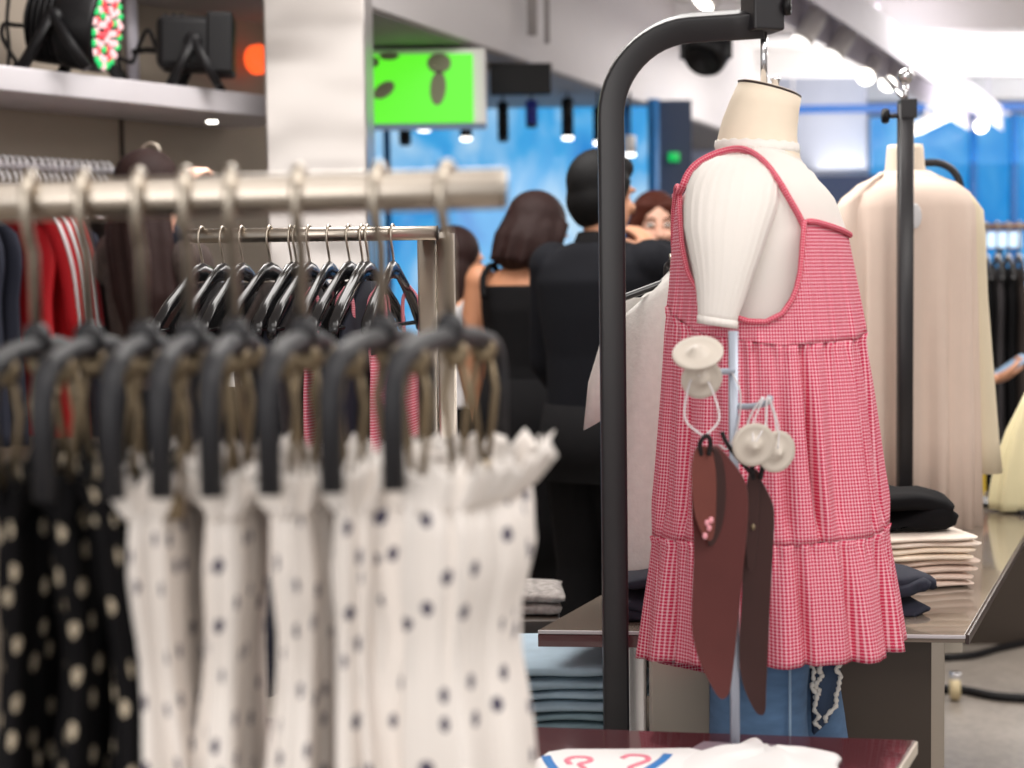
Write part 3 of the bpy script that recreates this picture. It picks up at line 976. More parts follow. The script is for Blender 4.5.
MB().tube([p0, (p0.x, p0.y, p1.z)], 0.0055, 12).build('suspension_rod', M['chrome'], mq)
MB().lathe((p0.x + .018, p0.y, at(776, 92, D).z), (0, 0, 1), [(0, 0), (.006, 0), (.006, .016), (.008, .018), (.008, .022), (0, .024)], 14).build('cap_screw', M['chrome'], mq)

# ---- white rib knit tee
tab_c = [(152, 759), (165, 757), (180, 756), (200, 757), (220, 759), (240, 762), (290, 765), (345, 766)]
tab_h = [(152, 41), (160, 47), (172, 56), (185, 66), (205, 76), (240, 82), (290, 86), (345, 92)]
tab_y = [(152, .062), (160, .092), (170, .125), (185, .143), (205, .150), (240, .146), (290, .142), (345, .142)]
N = 160
rings, uvs = [], []
ys = [150, 153, 157, 162, 168, 176, 186, 198, 212, 228, 245, 265, 290, 315, 345]
for py in ys:
    r = ring_px(py, sm(tab_c, py), sm(tab_h, py), sm(tab_y, py), n=N)
    c = V((cx_(sm(tab_c, py), py), D, 0))
    q = []
    for j, p in enumerate(r):
        rib = .0012 * math.cos(j / N * 2 * PI * 80)
        # scooped front neckline: front vertices sink so that the neck opening slopes forward
        th = 2 * PI * j / N
        drop = max(0, math.cos(th)) ** 1.5 * max(0, (215 - py) / 65) * .02
        d = V((p.x - c.x, p.y - c.y, 0)).normalized()
        q.append(p + d * rib - V((0, 0, drop)))
    rings.append(q); uvs.append([(j / N, py * .001) for j in range(N + 1)])
tee = thing('knit_tee', 'white ribbed knit tee under the pink pinafore on the bust form', 'top', at(745, 300, D))
MB().loft(rings, True, False, uvs).build('body_knit', M['white_knit'], tee, solid=.003)
col = [ring_px(152.5, 757.5, 41 + .8 * math.sin(0), .062, n=64, tilt=.06), ring_px(148, 757, 41.5, .061, n=64, tilt=.06), ring_px(143.5, 757, 41.0, .0595, n=64, tilt=.06), ring_px(143, 757, 40.4, .0585, n=64, tilt=.06)]
col = [[p + V((0, 0, .0015 * math.sin(j * 1.9))) for j, p in enumerate(r)] for r in col]
MB().loft(col, True, False).build('collar', M['white_knit'], tee, solid=.002)


SLV = [(157, 742, 24, .030, .070), (163, 740, 34, .036, .088), (172, 737, 40, .038, .112), (186, 734, 43, .038, .132), (204, 731.5, 43, .037, .146), (227, 727.5, 39, .034, .158), (250, 726, 33, .030, .166),
       (272, 724, 27, .025, .172), (295, 721, 21.5, .02, .176), (314, 718, 17.5, .016, .178), (322, 717.5, 17, .015, .178)]


def near_off(px, py):
    """how far in front of the bust axis the white tee (body or sleeve) lies where pixel (px, py) meets it"""
    off = .24
    while off > 0:
        p = at(px, py, D - off)
        a = 60; bb = 400
        for _ in range(18):
            mid = (a + bb) / 2
            if at(px, mid, D).z > p.z: a = mid
            else: bb = mid
        c = at(sm(tab_c, a), a, D).x
        if ((p.x - c) / (sm(tab_h, a) / PXM)) ** 2 + (off / sm(tab_y, a)) ** 2 < 1 and a > 150: break
        cs, hs_, hy, o_ = [interp([(s[0], s[k]) for s in SLV], py) for k in (1, 2, 3, 4)]
        if 157 < py < 322 and ((px - cs) / hs_) ** 2 + ((off - o_) / hy) ** 2 < 1: break
        off -= .002
    return max(off, .05) + .005


def sleeve(sgn):
    """empty elbow sleeve; sgn -1 = the side facing the camera"""
    sec = SLV
    rg, uv = [], []
    n = 72
    for (py, c, h, hy, off) in sec:
        yy = D + sgn * off
        q = at(c, py, D + sgn * off)
        ring = []
        for j in range(n):
            t = 2 * PI * j / n
            rib = 1 + .022 * math.cos(t * 26)
            tlt = .10 * (c - q.x * 0 - c)
            z = q.z - (h / PXM) * math.cos(t) * (.16 if py > 290 else .0)
            ring.append(V((q.x + h / PXM * math.cos(t) * rib, yy + hy * math.sin(t) * rib, z)))
        rg.append(ring); uv.append([(j / n, py * .001) for j in range(n + 1)])
    b = MB().loft(rg, True, False, uv)
    b.build('sleeve', M['white_knit'], tee, solid=.003)
    cu = [[rg[-1][j] + V((0, 0, .006 - .012 * k)) + (rg[-1][j] - sum(rg[-1], V((0, 0, 0))) / n) * (.05 + .03 * math.sin(j * 1.7) * k) for j in range(n)] for k in range(2)]
    MB().loft(cu, True, False).build('cuff', M['white_knit'], tee, solid=.003)


sleeve(-1); sleeve(1)

# ---- pink gingham pinafore dress in three tiers
pin = thing('pinafore_dress', 'pink gingham tiered pinafore dress with thin braided straps on the bust form', 'dress', at(768, 640, D))
DC = [(150, 757), (180, 757), (210, 757.5), (240, 759.5), (290, 762.5), (330, 764), (400, 766.5), (470, 768), (540, 770), (600, 772), (660, 773.5)]
DH = [(150, 60), (180, 74), (210, 79), (240, 83.5), (290, 90), (330, 96), (400, 102), (470, 108), (540, 116), (600, 124), (660, 131)]
DY = [(150, .14), (180, .160), (210, .170), (240, .170), (290, .168), (330, .168), (400, .178), (470, .188), (540, .198), (600, .208), (660, .215)]
top_t = [(-180, 186), (-174, 188), (-169, 196), (-164, 215), (-158, 245), (-149, 275), (-136, 298), (-122, 314), (-108, 322), (-99, 323), (-90, 315), (-83, 298), (-79, 280), (-76.5, 262), (-74.5, 240), (-72, 223), (-65, 223), (-45, 230), (-25, 236), (-10, 238), (0, 236)]
seam1 = [(-180, 305), (-135, 333), (-90, 346), (-45, 341), (0, 329)]
seam2 = [(-180, 534), (-135, 541), (-90, 546), (-45, 538), (0, 519)]
hem = [(-180, 656), (-150, 660), (-120, 669), (-90, 668), (-60, 664), (-30, 652), (-12, 640), (0, 636)]


def sym(tab, deg):
    d = (deg + 180) % 360 - 180
    return interp(tab, -abs(d))


rp = random.Random(11)
PH = [rp.uniform(0, 2 * PI) for _ in range(24)]


def surf(th, py, off=0.0, pleat=None):
    """point on the dress at angle th (0 = front, to the right), picture height py measured on the axis plane"""
    c = at(interp(DC, py), py, D)
    a = interp(DH, py) / PXM + off; b = interp(DY, py) + off
    # nearer cloth is seen lower for the same height, so height is taken at its own depth
    yy = D + b * math.sin(th)
    z = at(interp(DC, py), py, yy).z
    p = V((c.x + a * math.cos(th), yy, z))
    if pleat:
        p += V((math.cos(th), math.sin(th), 0)) * pleat
    return p


FOLDS = {1: [], 2: []}
for tt in (1, 2):
    for q in range(15):
        FOLDS[tt].append((2 * PI * (q + rp.uniform(-.35, .35)) / 15, rp.uniform(.022, .055), rp.uniform(.008, .030)))
FOLDS[1].append((math.radians(-28), .05, .030)); FOLDS[2].append((math.radians(-24), .05, .030))


def pleatfun(tier, th, u):
    """gathers: fine at the seam, wide folds towards the lower edge"""
    o = tier * 6
    fine = (math.sin(46 * th + PH[o]) * .6 + math.sin(71 * th + PH[o + 1]) * .4)
    fold = math.sin(17 * th + PH[o + 2] + .6 * u) * .45 + math.sin(11 * th + PH[o + 3] - .5 * u) * .55 + math.sin(29 * th + PH[o + 4]) * .3
    if tier == 0:
        return .0016 * fine * u + .003 * fold * u
    k = math.exp(-u * 7)
    deep = 0
    for (c0, wd, am) in FOLDS[tier]:
        dd = (th - c0 - .05 * u + PI) % (2 * PI) - PI
        deep -= am * math.exp(-(dd / wd) ** 2)
    if tier == 1 and u > .86: fold *= 1 - .75 * (u - .86) / .14; deep *= 1 - .75 * (u - .86) / .14
    return .0048 * fine * k + .0011 * fine * u + (.003 + (.0065 if tier == 1 else .0085) * u) * fold * (1 - .7 * k) + deep * min(1, .25 + 1.5 * u) - .002 * k + (.0035 if u < .02 else 0)


def tier(name, top, bot, ti, rows, N=300, closed=True):
    rg, uv = [], []
    for i in range(rows + 1):
        u = i / rows
        r = []; uu = []
        for j in range(N + 1):
            th = 2 * PI * j / N
            dg = math.degrees(th)
            y0 = sym(top, dg); y1 = sym(bot, dg)
            py = y0 + (y1 - y0) * u
            p = surf(th, py, 0.003 if ti == 0 else 0.002, pleatfun(ti, th, u))
            if j < N: r.append(p)
            uu.append((th * .19, p.z))
        rg.append(r); uv.append(uu)
    return MB().loft(rg, True, False, uv)


tier('bodice', top_t, seam1, 0, 18, N=540).build('bodice', M['gingham'], pin, solid=.002)
tier('tier', seam1, seam2, 1, 26, N=420).build('skirt_tier', M['gingham'], pin, solid=.002)
tier('tier', seam2, hem, 2, 18, N=420).build('skirt_tier', M['gingham'], pin, solid=.002)
# braided edging around the bodice top and the two shoulder straps
edge = [surf(math.radians(d), sym(top_t, d) - 1, 0.007) for d in range(-180, 181, 3)]
MB().tube(edge, .0042, 8).build('edging', M['pink_trim'], pin)
for sgn in (-1, 1):
    pts = []
    for (px, py) in ((680, 197), (682.5, 187), (688, 174), (698, 163), (715, 154), (735, 149), (750, 152), (765, 163), (778, 180), (790, 200), (800, 218), (807, 234)):
        pts.append((px, py, near_off(px, py)))
    for _ in range(2):
        pts = [(a, c_, max(o_, (pts[max(0, i - 1)][2] + o_ + pts[min(len(pts) - 1, i + 1)][2]) / 3)) for i, (a, c_, o_) in enumerate(pts)]
    pts = [at(a, c_, D + sgn * (o_ + .003)) for a, c_, o_ in pts]
    bk = surf(math.radians(-170), 193, .008)
    pts[0] = V((bk.x, D + sgn * (D - bk.y), bk.z))
    MB().tube(spline(pts, 5), .0048, 8, sq=(.0105, .006)).build('shoulder_strap', M['pink_trim'], pin)

# ---- jeans below the dress
jn = thing('denim_jeans', 'blue ripped denim jeans hanging below the pink dress hem', 'jeans', at(770, 720, D))


def leg_loft(cpx, hw, yoff, hy, shrink):
    rg, uv = [], []
    for k in range(14):
        z = .98 - k * (.66 / 13)
        w = hw * (1.0 + .06 * math.sin(k * .9)) * (1 - .012 * k)
        x = cx_(cpx, 700) - .0028 * k * shrink
        rg.append([V((x + w * math.cos(t) * (1 + .03 * math.sin(3 * t + k)), D + yoff + hy * math.sin(t), z + .004 * math.sin(5 * t + k))) for t in [2 * PI * j / 36 for j in range(36)]])
        uv.append([(j / 36, z) for j in range(37)])
    return MB().loft(rg, True, True, uv)


leg_loft(754, .084, -.085, .083, .3).build('trouser_leg', M['denim'], jn)
leg_loft(797, .080, .085, .083, -1.0).build('trouser_leg', M['denim'], jn)
hp = [[V((cx_(766, 640) + a * math.cos(t), D + b * math.sin(t), z)) for t in [2 * PI * j / 40 for j in range(40)]] for z, a, b in ((.90, .105, .165), (1.0, .11, .165), (1.08, .10, .15), (1.16, .09, .135))]
MB().loft(hp).build('hip_panel', M['denim'], jn)
# outer seam of the near leg and the frayed rip edges
sx = cx_(771, 700)
MB().tube([(sx, D - .169, .95), (sx + .001, D - .169, .75), (sx + .001, D - .168, .5), (sx, D - .165, .34)], .0022, 6).build('side_seam', mat('light denim seam', rgb(140, 166, 194), .85), jn)
for (pa, pb, seed) in (((812, 664), (818, 728), 1), ((838, 664), (826, 722), 2), ((822, 664), (816, 700), 4)):
    rr = random.Random(seed)
    P = []
    for k in range(12):
        u = k / 11
        bulge = (10 if seed == 2 else -1) * math.sin(u * PI)
        P.append(at(pa[0] + (pb[0] - pa[0]) * u + bulge * .5 + rr.uniform(-3, 3), pa[1] + (pb[1] - pa[1]) * u, D - .06 + rr.uniform(-.004, .004)))
    MB().tube(spline(P, 3), [.0034 + .0012 * math.sin(k * 1.9) for k in range(34)], 8).build('frayed_edge', M['fray'], jn)
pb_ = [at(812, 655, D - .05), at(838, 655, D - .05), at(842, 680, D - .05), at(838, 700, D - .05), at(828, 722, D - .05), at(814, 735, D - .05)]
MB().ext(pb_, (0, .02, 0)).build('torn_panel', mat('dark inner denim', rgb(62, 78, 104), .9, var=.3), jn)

# ================================================================== black gooseneck stand
PY = 2.60
b0 = at(617, 727, PY); t0 = at(613.5, 105, PY)
xs = (b0.x + t0.x) / 2
xs -= .003
gs = thing('display_stand', 'tall black gooseneck stand holding the pink dressed bust form', 'display stand', (xs, PY, 0))
zb_ = at(700, 24, 2.52).z
Rb = .135
pth = [V((xs, PY, .02)), V((xs, PY, .5)), V((xs, PY, 1.0)), V((xs, PY, zb_ - Rb - .1)), V((xs, PY, zb_ - Rb))]
hd = V((cx_(765, 24) - xs, D - PY, 0)).normalized()
pth += [V((xs, PY, zb_ - Rb)) + hd * (Rb - Rb * math.cos(a)) + V((0, 0, Rb * math.sin(a))) for a in [PI / 2 * k / 12 for k in range(1, 13)]]
endp = V((cx_(765, 24), D, zb_))
pth += [endp - hd * .05, endp]
MB().tube(pth, 0, 20, sq=(.042, .042)).build('gooseneck_post', M['black_metal'], gs)
c = V((endp.x - .004, D, at(765, 12, D).z))
MB().box(c + V((0, 0, .008)), (.052, .052, .078), rz=.3).build('clamp_block', M['black_metal'], gs, bevel=.004)
MB().lathe(c + V((.024, -.012, .006)), V((1, -.25, 0)), [(0, 0), (.006, 0), (.006, .006), (.0135, .007), (.0145, .012), (.0135, .018), (0, .019)], 18).build('clamp_knob', M['black_plastic'], gs)
MB().box((xs, PY + .05, .012), (.5, .42, .024)).build('base_plate', M['black_metal'], gs, bevel=.004)

# ================================================================== front table with accessories
FZ = .70
q0 = at(540, 727, 2.30); q1 = at(915, 740, 2.25)


def onz(px, py, z):
    d = R_CAM @ V(((px - 512) / FPX, -(py - 384) / FPX, -1.0))
    return V((0, 0, CAMZ)) + d * ((z - CAMZ) / d.z)


k0 = onz(540, 727, FZ); k1 = onz(915, 740, FZ)
dirb = (k1 - k0).normalized(); k0 = k1 - dirb * 1.15
edir = (onz(897, 768, FZ) - k1).normalized()
k2 = k1 + edir * .62; k3 = k0 + edir * .62
ft = thing('display_table', 'low polished maroon display table at the bottom edge', 'table', ((k0 + k2) / 2).to_2d().to_3d())
MB().prism([(p.x, p.y) for p in (k0, k1, k2, k3)], FZ - .022, FZ).build('table_top', M['maroon_gloss'], ft, bevel=.0015)
ep = [(p.x, p.y) for p in (k1 + dirb * .0005, k2 + dirb * .0005, k2 - dirb * .02, k1 - dirb * .02)]
em = MB(); em.tube([k1 + V((0.002, 0.0, -.011)), k2 + V((0.002, 0.0, -.011))], 0, 8, sq=(.004, .018)); em.build('edge_strip', M['panel_beige'], ft, smooth=False)
em = MB(); em.tube([k0 + V((0, .002, -.008)), k1 + V((0, .002, -.008))], 0, 8, sq=(.004, .014)); em.build('edge_strip', M['edge_dark'], ft, smooth=False)
cc = (k0 + k1 + k2 + k3) / 4
for p in (k0, k1, k2, k3):
    q = p + (cc - p) * .09
    MB().box((q.x, q.y, (FZ - .022) / 2), (.045, .045, FZ - .022), rz=-.2).build('leg', M['black_metal'], ft, bevel=.003)

# accessory rod
rz_ = onz(735, 743, FZ + .006)
ar = thing('accessory_stand', 'slim pale grey rod stand with two hook arms in front of the pink dress', 'display stand', (rz_.x, rz_.y, FZ))
RY = rz_.y
ztop = at(734, 331, RY).z
bp_ = [onz(680, 755, FZ + .006), onz(704, 741, FZ + .006), onz(806, 746, FZ + .006), onz(800, 760, FZ + .006)]
MB().prism([(p.x, p.y) for p in bp_], FZ, FZ + .006).build('base_plate', M['acrylic'], ar, smooth=False)
MB().tube([(rz_.x, RY, FZ + .004), (rz_.x, RY, 1.0), (rz_.x, RY, ztop)], 0, 16, sq=(.0125, .011)).build('rod', M['grey_paint'], ar)
# arms
ha = at(735, 371, RY); hb = at(697, 376, RY - .05)
MB().tube(spline([ha, (ha + hb) / 2 + V((0, 0, .002)), hb, hb + V((-.004, -.005, .012))], 5), .0045, 10).build('hook_arm', M['grey_paint'], ar)
ga = at(737, 406, RY); gb = at(768, 402, RY - .035)
MB().tube(spline([ga, (ga + gb) / 2 - V((0, 0, .003)), gb, gb + V((.002, -.004, .008))], 5), .0045, 10).build('hook_arm', M['grey_paint'], ar)


def disc(name, px, py, Y, axis, r, label, grp, hang, sag=.0):
    c = at(px, py, Y)
    t = thing(name, label, 'charm', c, grp)
    a = V(axis).normalized()
    MB().lathe(c, a, [(0, -.006), (r * .5, -.006), (r * .8, -.004), (r * .97, .001), (r, .004), (r * .97, .006), (r * .75, .004), (r * .52, .004), (r * .38, .006), (r * .26, .0105), (r * .13, .0135), (0, .014)], 32).build('saucer', M['ivory'], t)
    for s in (-1, 1):
        p = spline([c + V((s * .002, -.012, .004)), (c + V(hang)) / 2 + V((s * .008, -.008, 0)), V(hang) + V((s * .002, -.005, .003))], 6)
        MB().tube(p, .0011, 6).build('loop_cord', M['cord'], t)
    return t


g_ = 'ivory saucer charms on the rod stand'
hbv = hb + V((-.0, -.004, .004)); gbv = gb + V((-.005, -.004, .004))
disc('saucer_charm', 698, 355, RY - .085, (-.15, -.55, .75), .034, 'ivory saucer charm facing upward, topmost on the left hook', g_, hbv)
disc('saucer_charm', 701, 378, RY - .062, (.1, -.9, -.25), .028, 'ivory saucer charm half hidden under the topmost one', g_, hbv)
disc('saucer_charm', 753, 444, RY - .055, (.15, -.95, -.15), .030, 'ivory saucer charm with central knob, front one of the lower pair', g_, gbv)
disc('saucer_charm', 775, 451, RY - .040, (.35, -.85, -.1), .029, 'ivory saucer charm on the right, behind its twin of the lower pair', g_, gbv + V((.004, 0, 0)))


def pouch(outline, Y, tilt, m, name, label, flap, hang, mk):
    pts = [at(px, py, Y + tilt * (px - 730)) for px, py in outline]
    c = sum(pts, V((0, 0, 0))) / len(pts)
    t = thing(name, label, 'pouch', V((c.x, Y, max(p.z for p in pts))), 'leather pouches on the rod stand')
    cu = spline(pts + [pts[0]], 4)[:-1]
    MB().ext(cu, (.002, .010, 0)).build('body_leather', m, t, bevel=.002)
    fp = [at(px, py, Y + tilt * (px - 730) - .016) for px, py in flap]
    fo = spline(fp + [fp[0]], 4)[:-1]
    flp = MB().ext(fo, (0, .005, 0)).build('flap', M['leather_flap'] if len(mk) > 1 else m, t, bevel=.0012)
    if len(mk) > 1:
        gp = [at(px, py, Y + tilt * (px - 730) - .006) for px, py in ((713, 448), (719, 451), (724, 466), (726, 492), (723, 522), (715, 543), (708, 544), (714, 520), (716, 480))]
        MB().ext(spline(gp + [gp[0]], 4)[:-1], (0, .005, 0)).build('flap_shadow', M['leather_dark'], t, bevel=.001)  # dark strip on the body, painted shade beside the flap
    for (px, py) in mk:
        q = at(px, py, Y + tilt * (px - 730) - .017)
        MB().ell(q, (.0035, .003, .0045), n=10, m=6).build('rivet', M['pink_trim'] if len(mk) > 1 else M['brass'], flp)
    tp = fp[0]
    hg = V(hang)
    knot = tp + V((0, -.002, .012))
    for s in (-1, 1):
        p = spline([knot, (knot * 2 + hg) / 3 + V((s * .022, -.004, -.005)), (knot + hg * 2) / 3 + V((s * .016, -.004, .006)), hg + V((s * .003, -.004, .004))], 6)
        MB().tube(p, .0014, 6).build('loop_cord', M['cord'], t)
    MB().tube(spline([tp + V((-.004, 0, -.012)), tp + V((-.006, -.006, .004)), tp + V((.002, -.008, .014)), tp + V((.008, -.004, .006)), tp + V((.006, 0, -.012))], 5), .0034, 8).build('knot_cord', M['black_cord'], t)
    return t


o1 = [(706, 452), (697, 447), (692, 462), (691.5, 500), (693.5, 550), (692, 600), (692, 632), (698, 658), (709, 682), (719, 698), (727, 697), (731, 684), (736, 640), (742, 580), (747, 530), (748, 500), (744, 480), (730, 460), (716, 446)]
f1 = [(704, 446), (696, 449), (692, 465), (692, 490), (695, 515), (702, 534), (709, 541), (714, 535), (716, 515), (716.5, 480), (714, 458), (710, 448)]
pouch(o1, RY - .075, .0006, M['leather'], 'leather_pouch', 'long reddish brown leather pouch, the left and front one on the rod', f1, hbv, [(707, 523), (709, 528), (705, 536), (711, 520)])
o2 = [(752, 470), (747, 480), (744, 520), (743, 560), (741, 610), (739, 650), (742, 682), (752, 706), (759, 715), (765, 712), (766, 690), (768, 650), (770, 600), (773, 550), (774, 515), (771, 500), (762, 482), (757, 470)]
f2 = [(756, 470), (750, 474), (746, 490), (745, 515), (746, 548), (749, 570), (754, 566), (757, 545), (759, 510), (760, 485), (759, 474)]
pouch(o2, RY - .030, .0006, M['leather_dark'], 'leather_pouch', 'long very dark leather pouch, hanging behind the reddish one', f2, gbv, [(753, 527)])
# second cord ring on the rod
MB().tube(spline([ha + V((-.008, -.008, .004)), ha + V((.006, -.010, -.03)), ha + V((.002, -.010, -.075)), ha + V((-.012, -.012, -.105)), ha + V((-.024, -.012, -.10))], 6), .0012, 6).build('ring_cord', M['cord'], ar)
MB().tube(spline([at(722, 432, RY - .05), at(726, 442, RY - .05), at(733, 452, RY - .05), at(745, 466, RY - .045), at(752, 474, RY - .04)], 5), .003, 8).build('hang_cord', M['black_cord'], ar)

# printed white tee lying on the table
ts = thing('printed_shirt', 'folded white shirt with pink lettering and blue outline on the maroon table', 'shirt', onz(600, 765, FZ))
sp_ = [onz(548, 757, FZ + .002), onz(566, 754, FZ + .002), onz(620, 754, FZ + .002), onz(690, 753, FZ + .002), onz(716, 760, FZ), onz(760, 800, FZ), onz(540, 820, FZ), onz(500, 790, FZ)]
MB().prism([(p.x, p.y) for p in sp_], FZ, FZ + .010).build('fabric', M['white_paper'], ts, bevel=.003)


def ink(pts, r, m, name):
    P = spline([onz(a, b, FZ + .0105) for a, b in pts], 6)
    MB().tube(P, 0, 8, sq=(r, .0012)).build(name, m, ts)


ink([(546, 756), (549, 762), (556, 772), (560, 785)], .013, M['blue_ink'], 'blue_outline')
ink([(668, 754), (662, 760), (650, 768), (630, 780)], .013, M['blue_ink'], 'blue_outline')
ink([(570, 764), (567, 760), (574, 757), (588, 757.5), (590, 761), (580, 764), (584, 768), (588, 775)], .008, M['pink_ink'], 'pink_lettering')
ink([(622, 758), (630, 755), (645, 756), (648, 760), (638, 764), (630, 768), (640, 775)], .008, M['pink_ink'], 'pink_lettering')

# crumpled white cloth heap at the right of it
wc = thing('white_cloth', 'crumpled white cloth heap on the front table under the rod', 'cloth', onz(770, 765, FZ))
rr = random.Random(5)
outl = [(655, 768), (690, 756), (727, 751), (752, 740), (764, 752), (790, 757), (806, 753), (812, 762), (832, 754), (842, 760), (838, 768), (845, 790), (800, 815), (660, 810)]
op = [onz(a, b, FZ) for a, b in outl]
oc = sum(op, V((0, 0, 0))) / len(op)
cu = spline(op + [op[0]], 4)[:-1]
rg = []
for k in range(8):
    u = k / 7
    h = .022 * math.sin(u * PI / 2) if k < 7 else .023
    rg.append([oc + (p - oc) * (1 - .93 * u ** 1.3) + V((0, 0, max(.002, h * (1 + .5 * noise.noise(p * 9 + V((0, 0, u * 2))))))) for p in cu])
MB().loft(rg).build('heap', M['white_paper'], wc)

# ================================================================== big table behind
BZ = .74
t0_ = onz(500, 632, BZ); t1_ = onz(965, 635, BZ)
t0_ = onz(538, 630, BZ)
e2 = (onz(1024, 535, BZ) - t1_).normalized()
LT = 1.95
tb_ = [t0_, t1_, t1_ + e2 * LT, t0_ + e2 * LT]
bt = thing('display_table', 'large polished taupe display table behind the pink dress', 'table', (tb_[0] + tb_[2]).to_2d().to_3d() / 2)
MB().prism([(p.x, p.y) for p in tb_], BZ - .014, BZ).build('table_top', M['table_gloss'], bt, bevel=.0015)
em = MB(); em.tube([t1_ + V((.004, 0, -.008)), t1_ + e2 * LT + V((.004, 0, -.008))], 0, 8, sq=(.006, .0165)); em.build('edge_strip', M['edge_dark'], bt, smooth=False)
em = MB(); em.tube([t0_ + V((0, -.003, -.018)), onz(660, 631, BZ) + V((0, -.003, -.018))], 0, 8, sq=(.006, .022)); em.build('edge_strip', M['maroon_gloss'], bt, smooth=False)
em = MB(); em.tube([t0_ + V((0, -.002, -.003)), t1_ + V((0, -.002, -.003))], 0, 8, sq=(.004, .006)); em.build('edge_strip', M['shelf_metal'], bt, smooth=False)
f = e2 * .06
MB().box((onz(882, 640, BZ).x + .03, t1_.y + .25, (BZ - .014) / 2), (.16, .36, BZ - .014)).build('pedestal', M['panel_brown'], bt, bevel=.002)
MB().box((onz(936, 640, BZ).x + .031, t1_.y + .12, (BZ - .014) / 2), (.036, .06, BZ - .014)).build('leg', M['steel'], bt, bevel=.002)
for px, pxx in ((642, .016),):
    MB().box((onz(px, 640, BZ).x, t1_.y + .12, (BZ - .014) / 2), (.032, .05, BZ - .014)).build('leg', M['chrome'], bt, bevel=.002)
MB().box((onz(845, 640, BZ).x + .045, t1_.y + .6, (BZ - .014) / 2), (.45, .4, BZ - .03)).build('pedestal', mat('very dark panel', rgb(34, 34, 36), .5), bt, bevel=.002)
q = tb_[3]
MB().box((q.x + .12, q.y - .08, (BZ - .014) / 2), (.05, .05, BZ - .014)).build('leg', M['chrome'], bt, bevel=.002)
q = tb_[2]
MB().box((q.x - .60, q.y - .08, (BZ - .014) / 2), (.05, .05, BZ - .014)).build('leg', M['chrome'], bt, bevel=.002)
# lower shelf board
lsz = .485
lb = [V((t0_.x + .02, t0_.y + .03, 0)), V((onz(660, 632, BZ).x, t0_.y + .02, 0)), V((onz(660, 632, BZ).x + .2, t0_.y + .55, 0)), V((t0_.x + .25, t0_.y + .55, 0))]
MB().prism([(p.x, p.y) for p in lb], lsz - .02, lsz).build('lower_shelf', M['table_gloss'], bt, smooth=False)
# beige plinth seen under the dress hem
pa = onz(652, 640, BZ)
bx = MB().box((at(681, 690, 2.70).x, 2.70 + .03, .35), (.10, .05, .70))
tag(bx.build('plinth', M['panel_beige'], bevel=.003), 'beige plinth box before the big table, seen below the pink hem', 'plinth')


def folded(name, label, cat, grp, c, w, d, h, m, rz=0.0, seed=0, layers=3, cr=.28):
    """a folded garment: several cloth layers with a rounded fold at the front"""
    rr = random.Random(seed)
    t = thing(name, label, cat, c, grp)
    R = Matrix.Rotation(rz, 3, 'Z')
    for l in range(layers):
        lh = h / layers
        z0 = c.z + l * lh
        rg = []
        n = 26
        ww = w * (1 - .03 * rr.random()); off = rr.uniform(-.012, .012)
        for k in range(15):
            u = k / 14
            x = (u - .5) * ww
            ring = []
            edge = min(1, min(u, 1 - u) * 20) ** .5
            for j in range(n):
                a = 2 * PI * j / n
                yy = math.copysign(abs(math.cos(a)) ** .35, math.cos(a)) * d / 2
                zz = math.copysign(abs(math.sin(a)) ** .6, math.sin(a)) * lh / 2 * (.55 + .43 * edge)
                wob = noise.noise(V((x * 9 + seed * 3 + l, yy * 6, l * 2.3))) * lh * cr
                ring.append(c * 1 + R @ V((x + off + .004 * math.sin(a * 3 + l), yy + off * .6 + .006 * math.sin(u * 9 + l + seed), 0)) + V((0, 0, z0 - c.z + lh / 2 + zz + (wob if math.sin(a) > -.2 or l else 0))))
            rg.append(ring)
        MB().loft(rg).build('folded_layer', m, t)
    return t


# jeans stack on the lower shelf
x0 = onz(572, 640, BZ).x - .03
jl = [('denim_blue', 'folded bright blue jeans, lowest of the stack under the big table', .060, 2), ('denim_teal', 'folded grey green jeans, second from the bottom of the stack', .036, 2),
      ('denim_grey', 'folded pale grey blue jeans, second from the top of the stack', .036, 2), ('denim_grey', 'folded pale grey jeans with crumpled waistband, topmost of the stack', .052, 2)]
z = lsz
for i, (k, lb_, h, ly) in enumerate(jl):
    folded('folded_jeans', lb_, 'jeans', 'folded jeans under the big table', V((x0 + .004 * i, t0_.y + .18, z)), .30, .30, h, M[k], .05 * (i - 1), 20 + i, ly)
    z += h
# dark clothes and pale stacks on the table top
c = onz(925, 588, BZ)
for i, h in enumerate((.028, .026, .024, .022)):
    folded('folded_shirt', ['folded cream shirt, lowest of the pale stack on the big table', 'folded cream shirt, second from the bottom of the pale stack', 'folded cream shirt, second from the top of the pale stack',
                            'folded cream shirt, topmost of the pale stack, under the black garment'][i], 'shirt', 'pale folded shirts on the big table',
           V((c.x - .02, c.y + .12, BZ + sum((.028, .026, .024, .022)[:i]))), .22, .26, h, [M['cream_blouse'], M['cream_blouse'], M['linen'], M['white_cloth']][i] if i < 3 else mat('pale cream cotton', rgb(236, 222, 208), .85), .1, 50 + i, 2)
ck = V((c.x - .05, c.y + .15, BZ + .101))
folded('folded_trousers', 'crumpled black trousers lying on top of the pale folded shirts', 'trousers', None, ck, .24, .22, .075, M['black_cloth'], .1, 61, 2, 1.1)
folded('folded_jumper', 'navy folded top peeking out at the right of the pink hem', 'top', None, onz(895, 612, BZ) + V((0, .02, 0)), .10, .12, .085, M['navy_cloth'], .3, 62, 3, .9)
folded('folded_jumper', 'dark navy folded top on the table between stand post and pink dress', 'top', None, onz(645, 626, BZ) + V((.02, .10, 0)), .14, .14, .075, M['navy_cloth'], .2, 63, 3, .9)
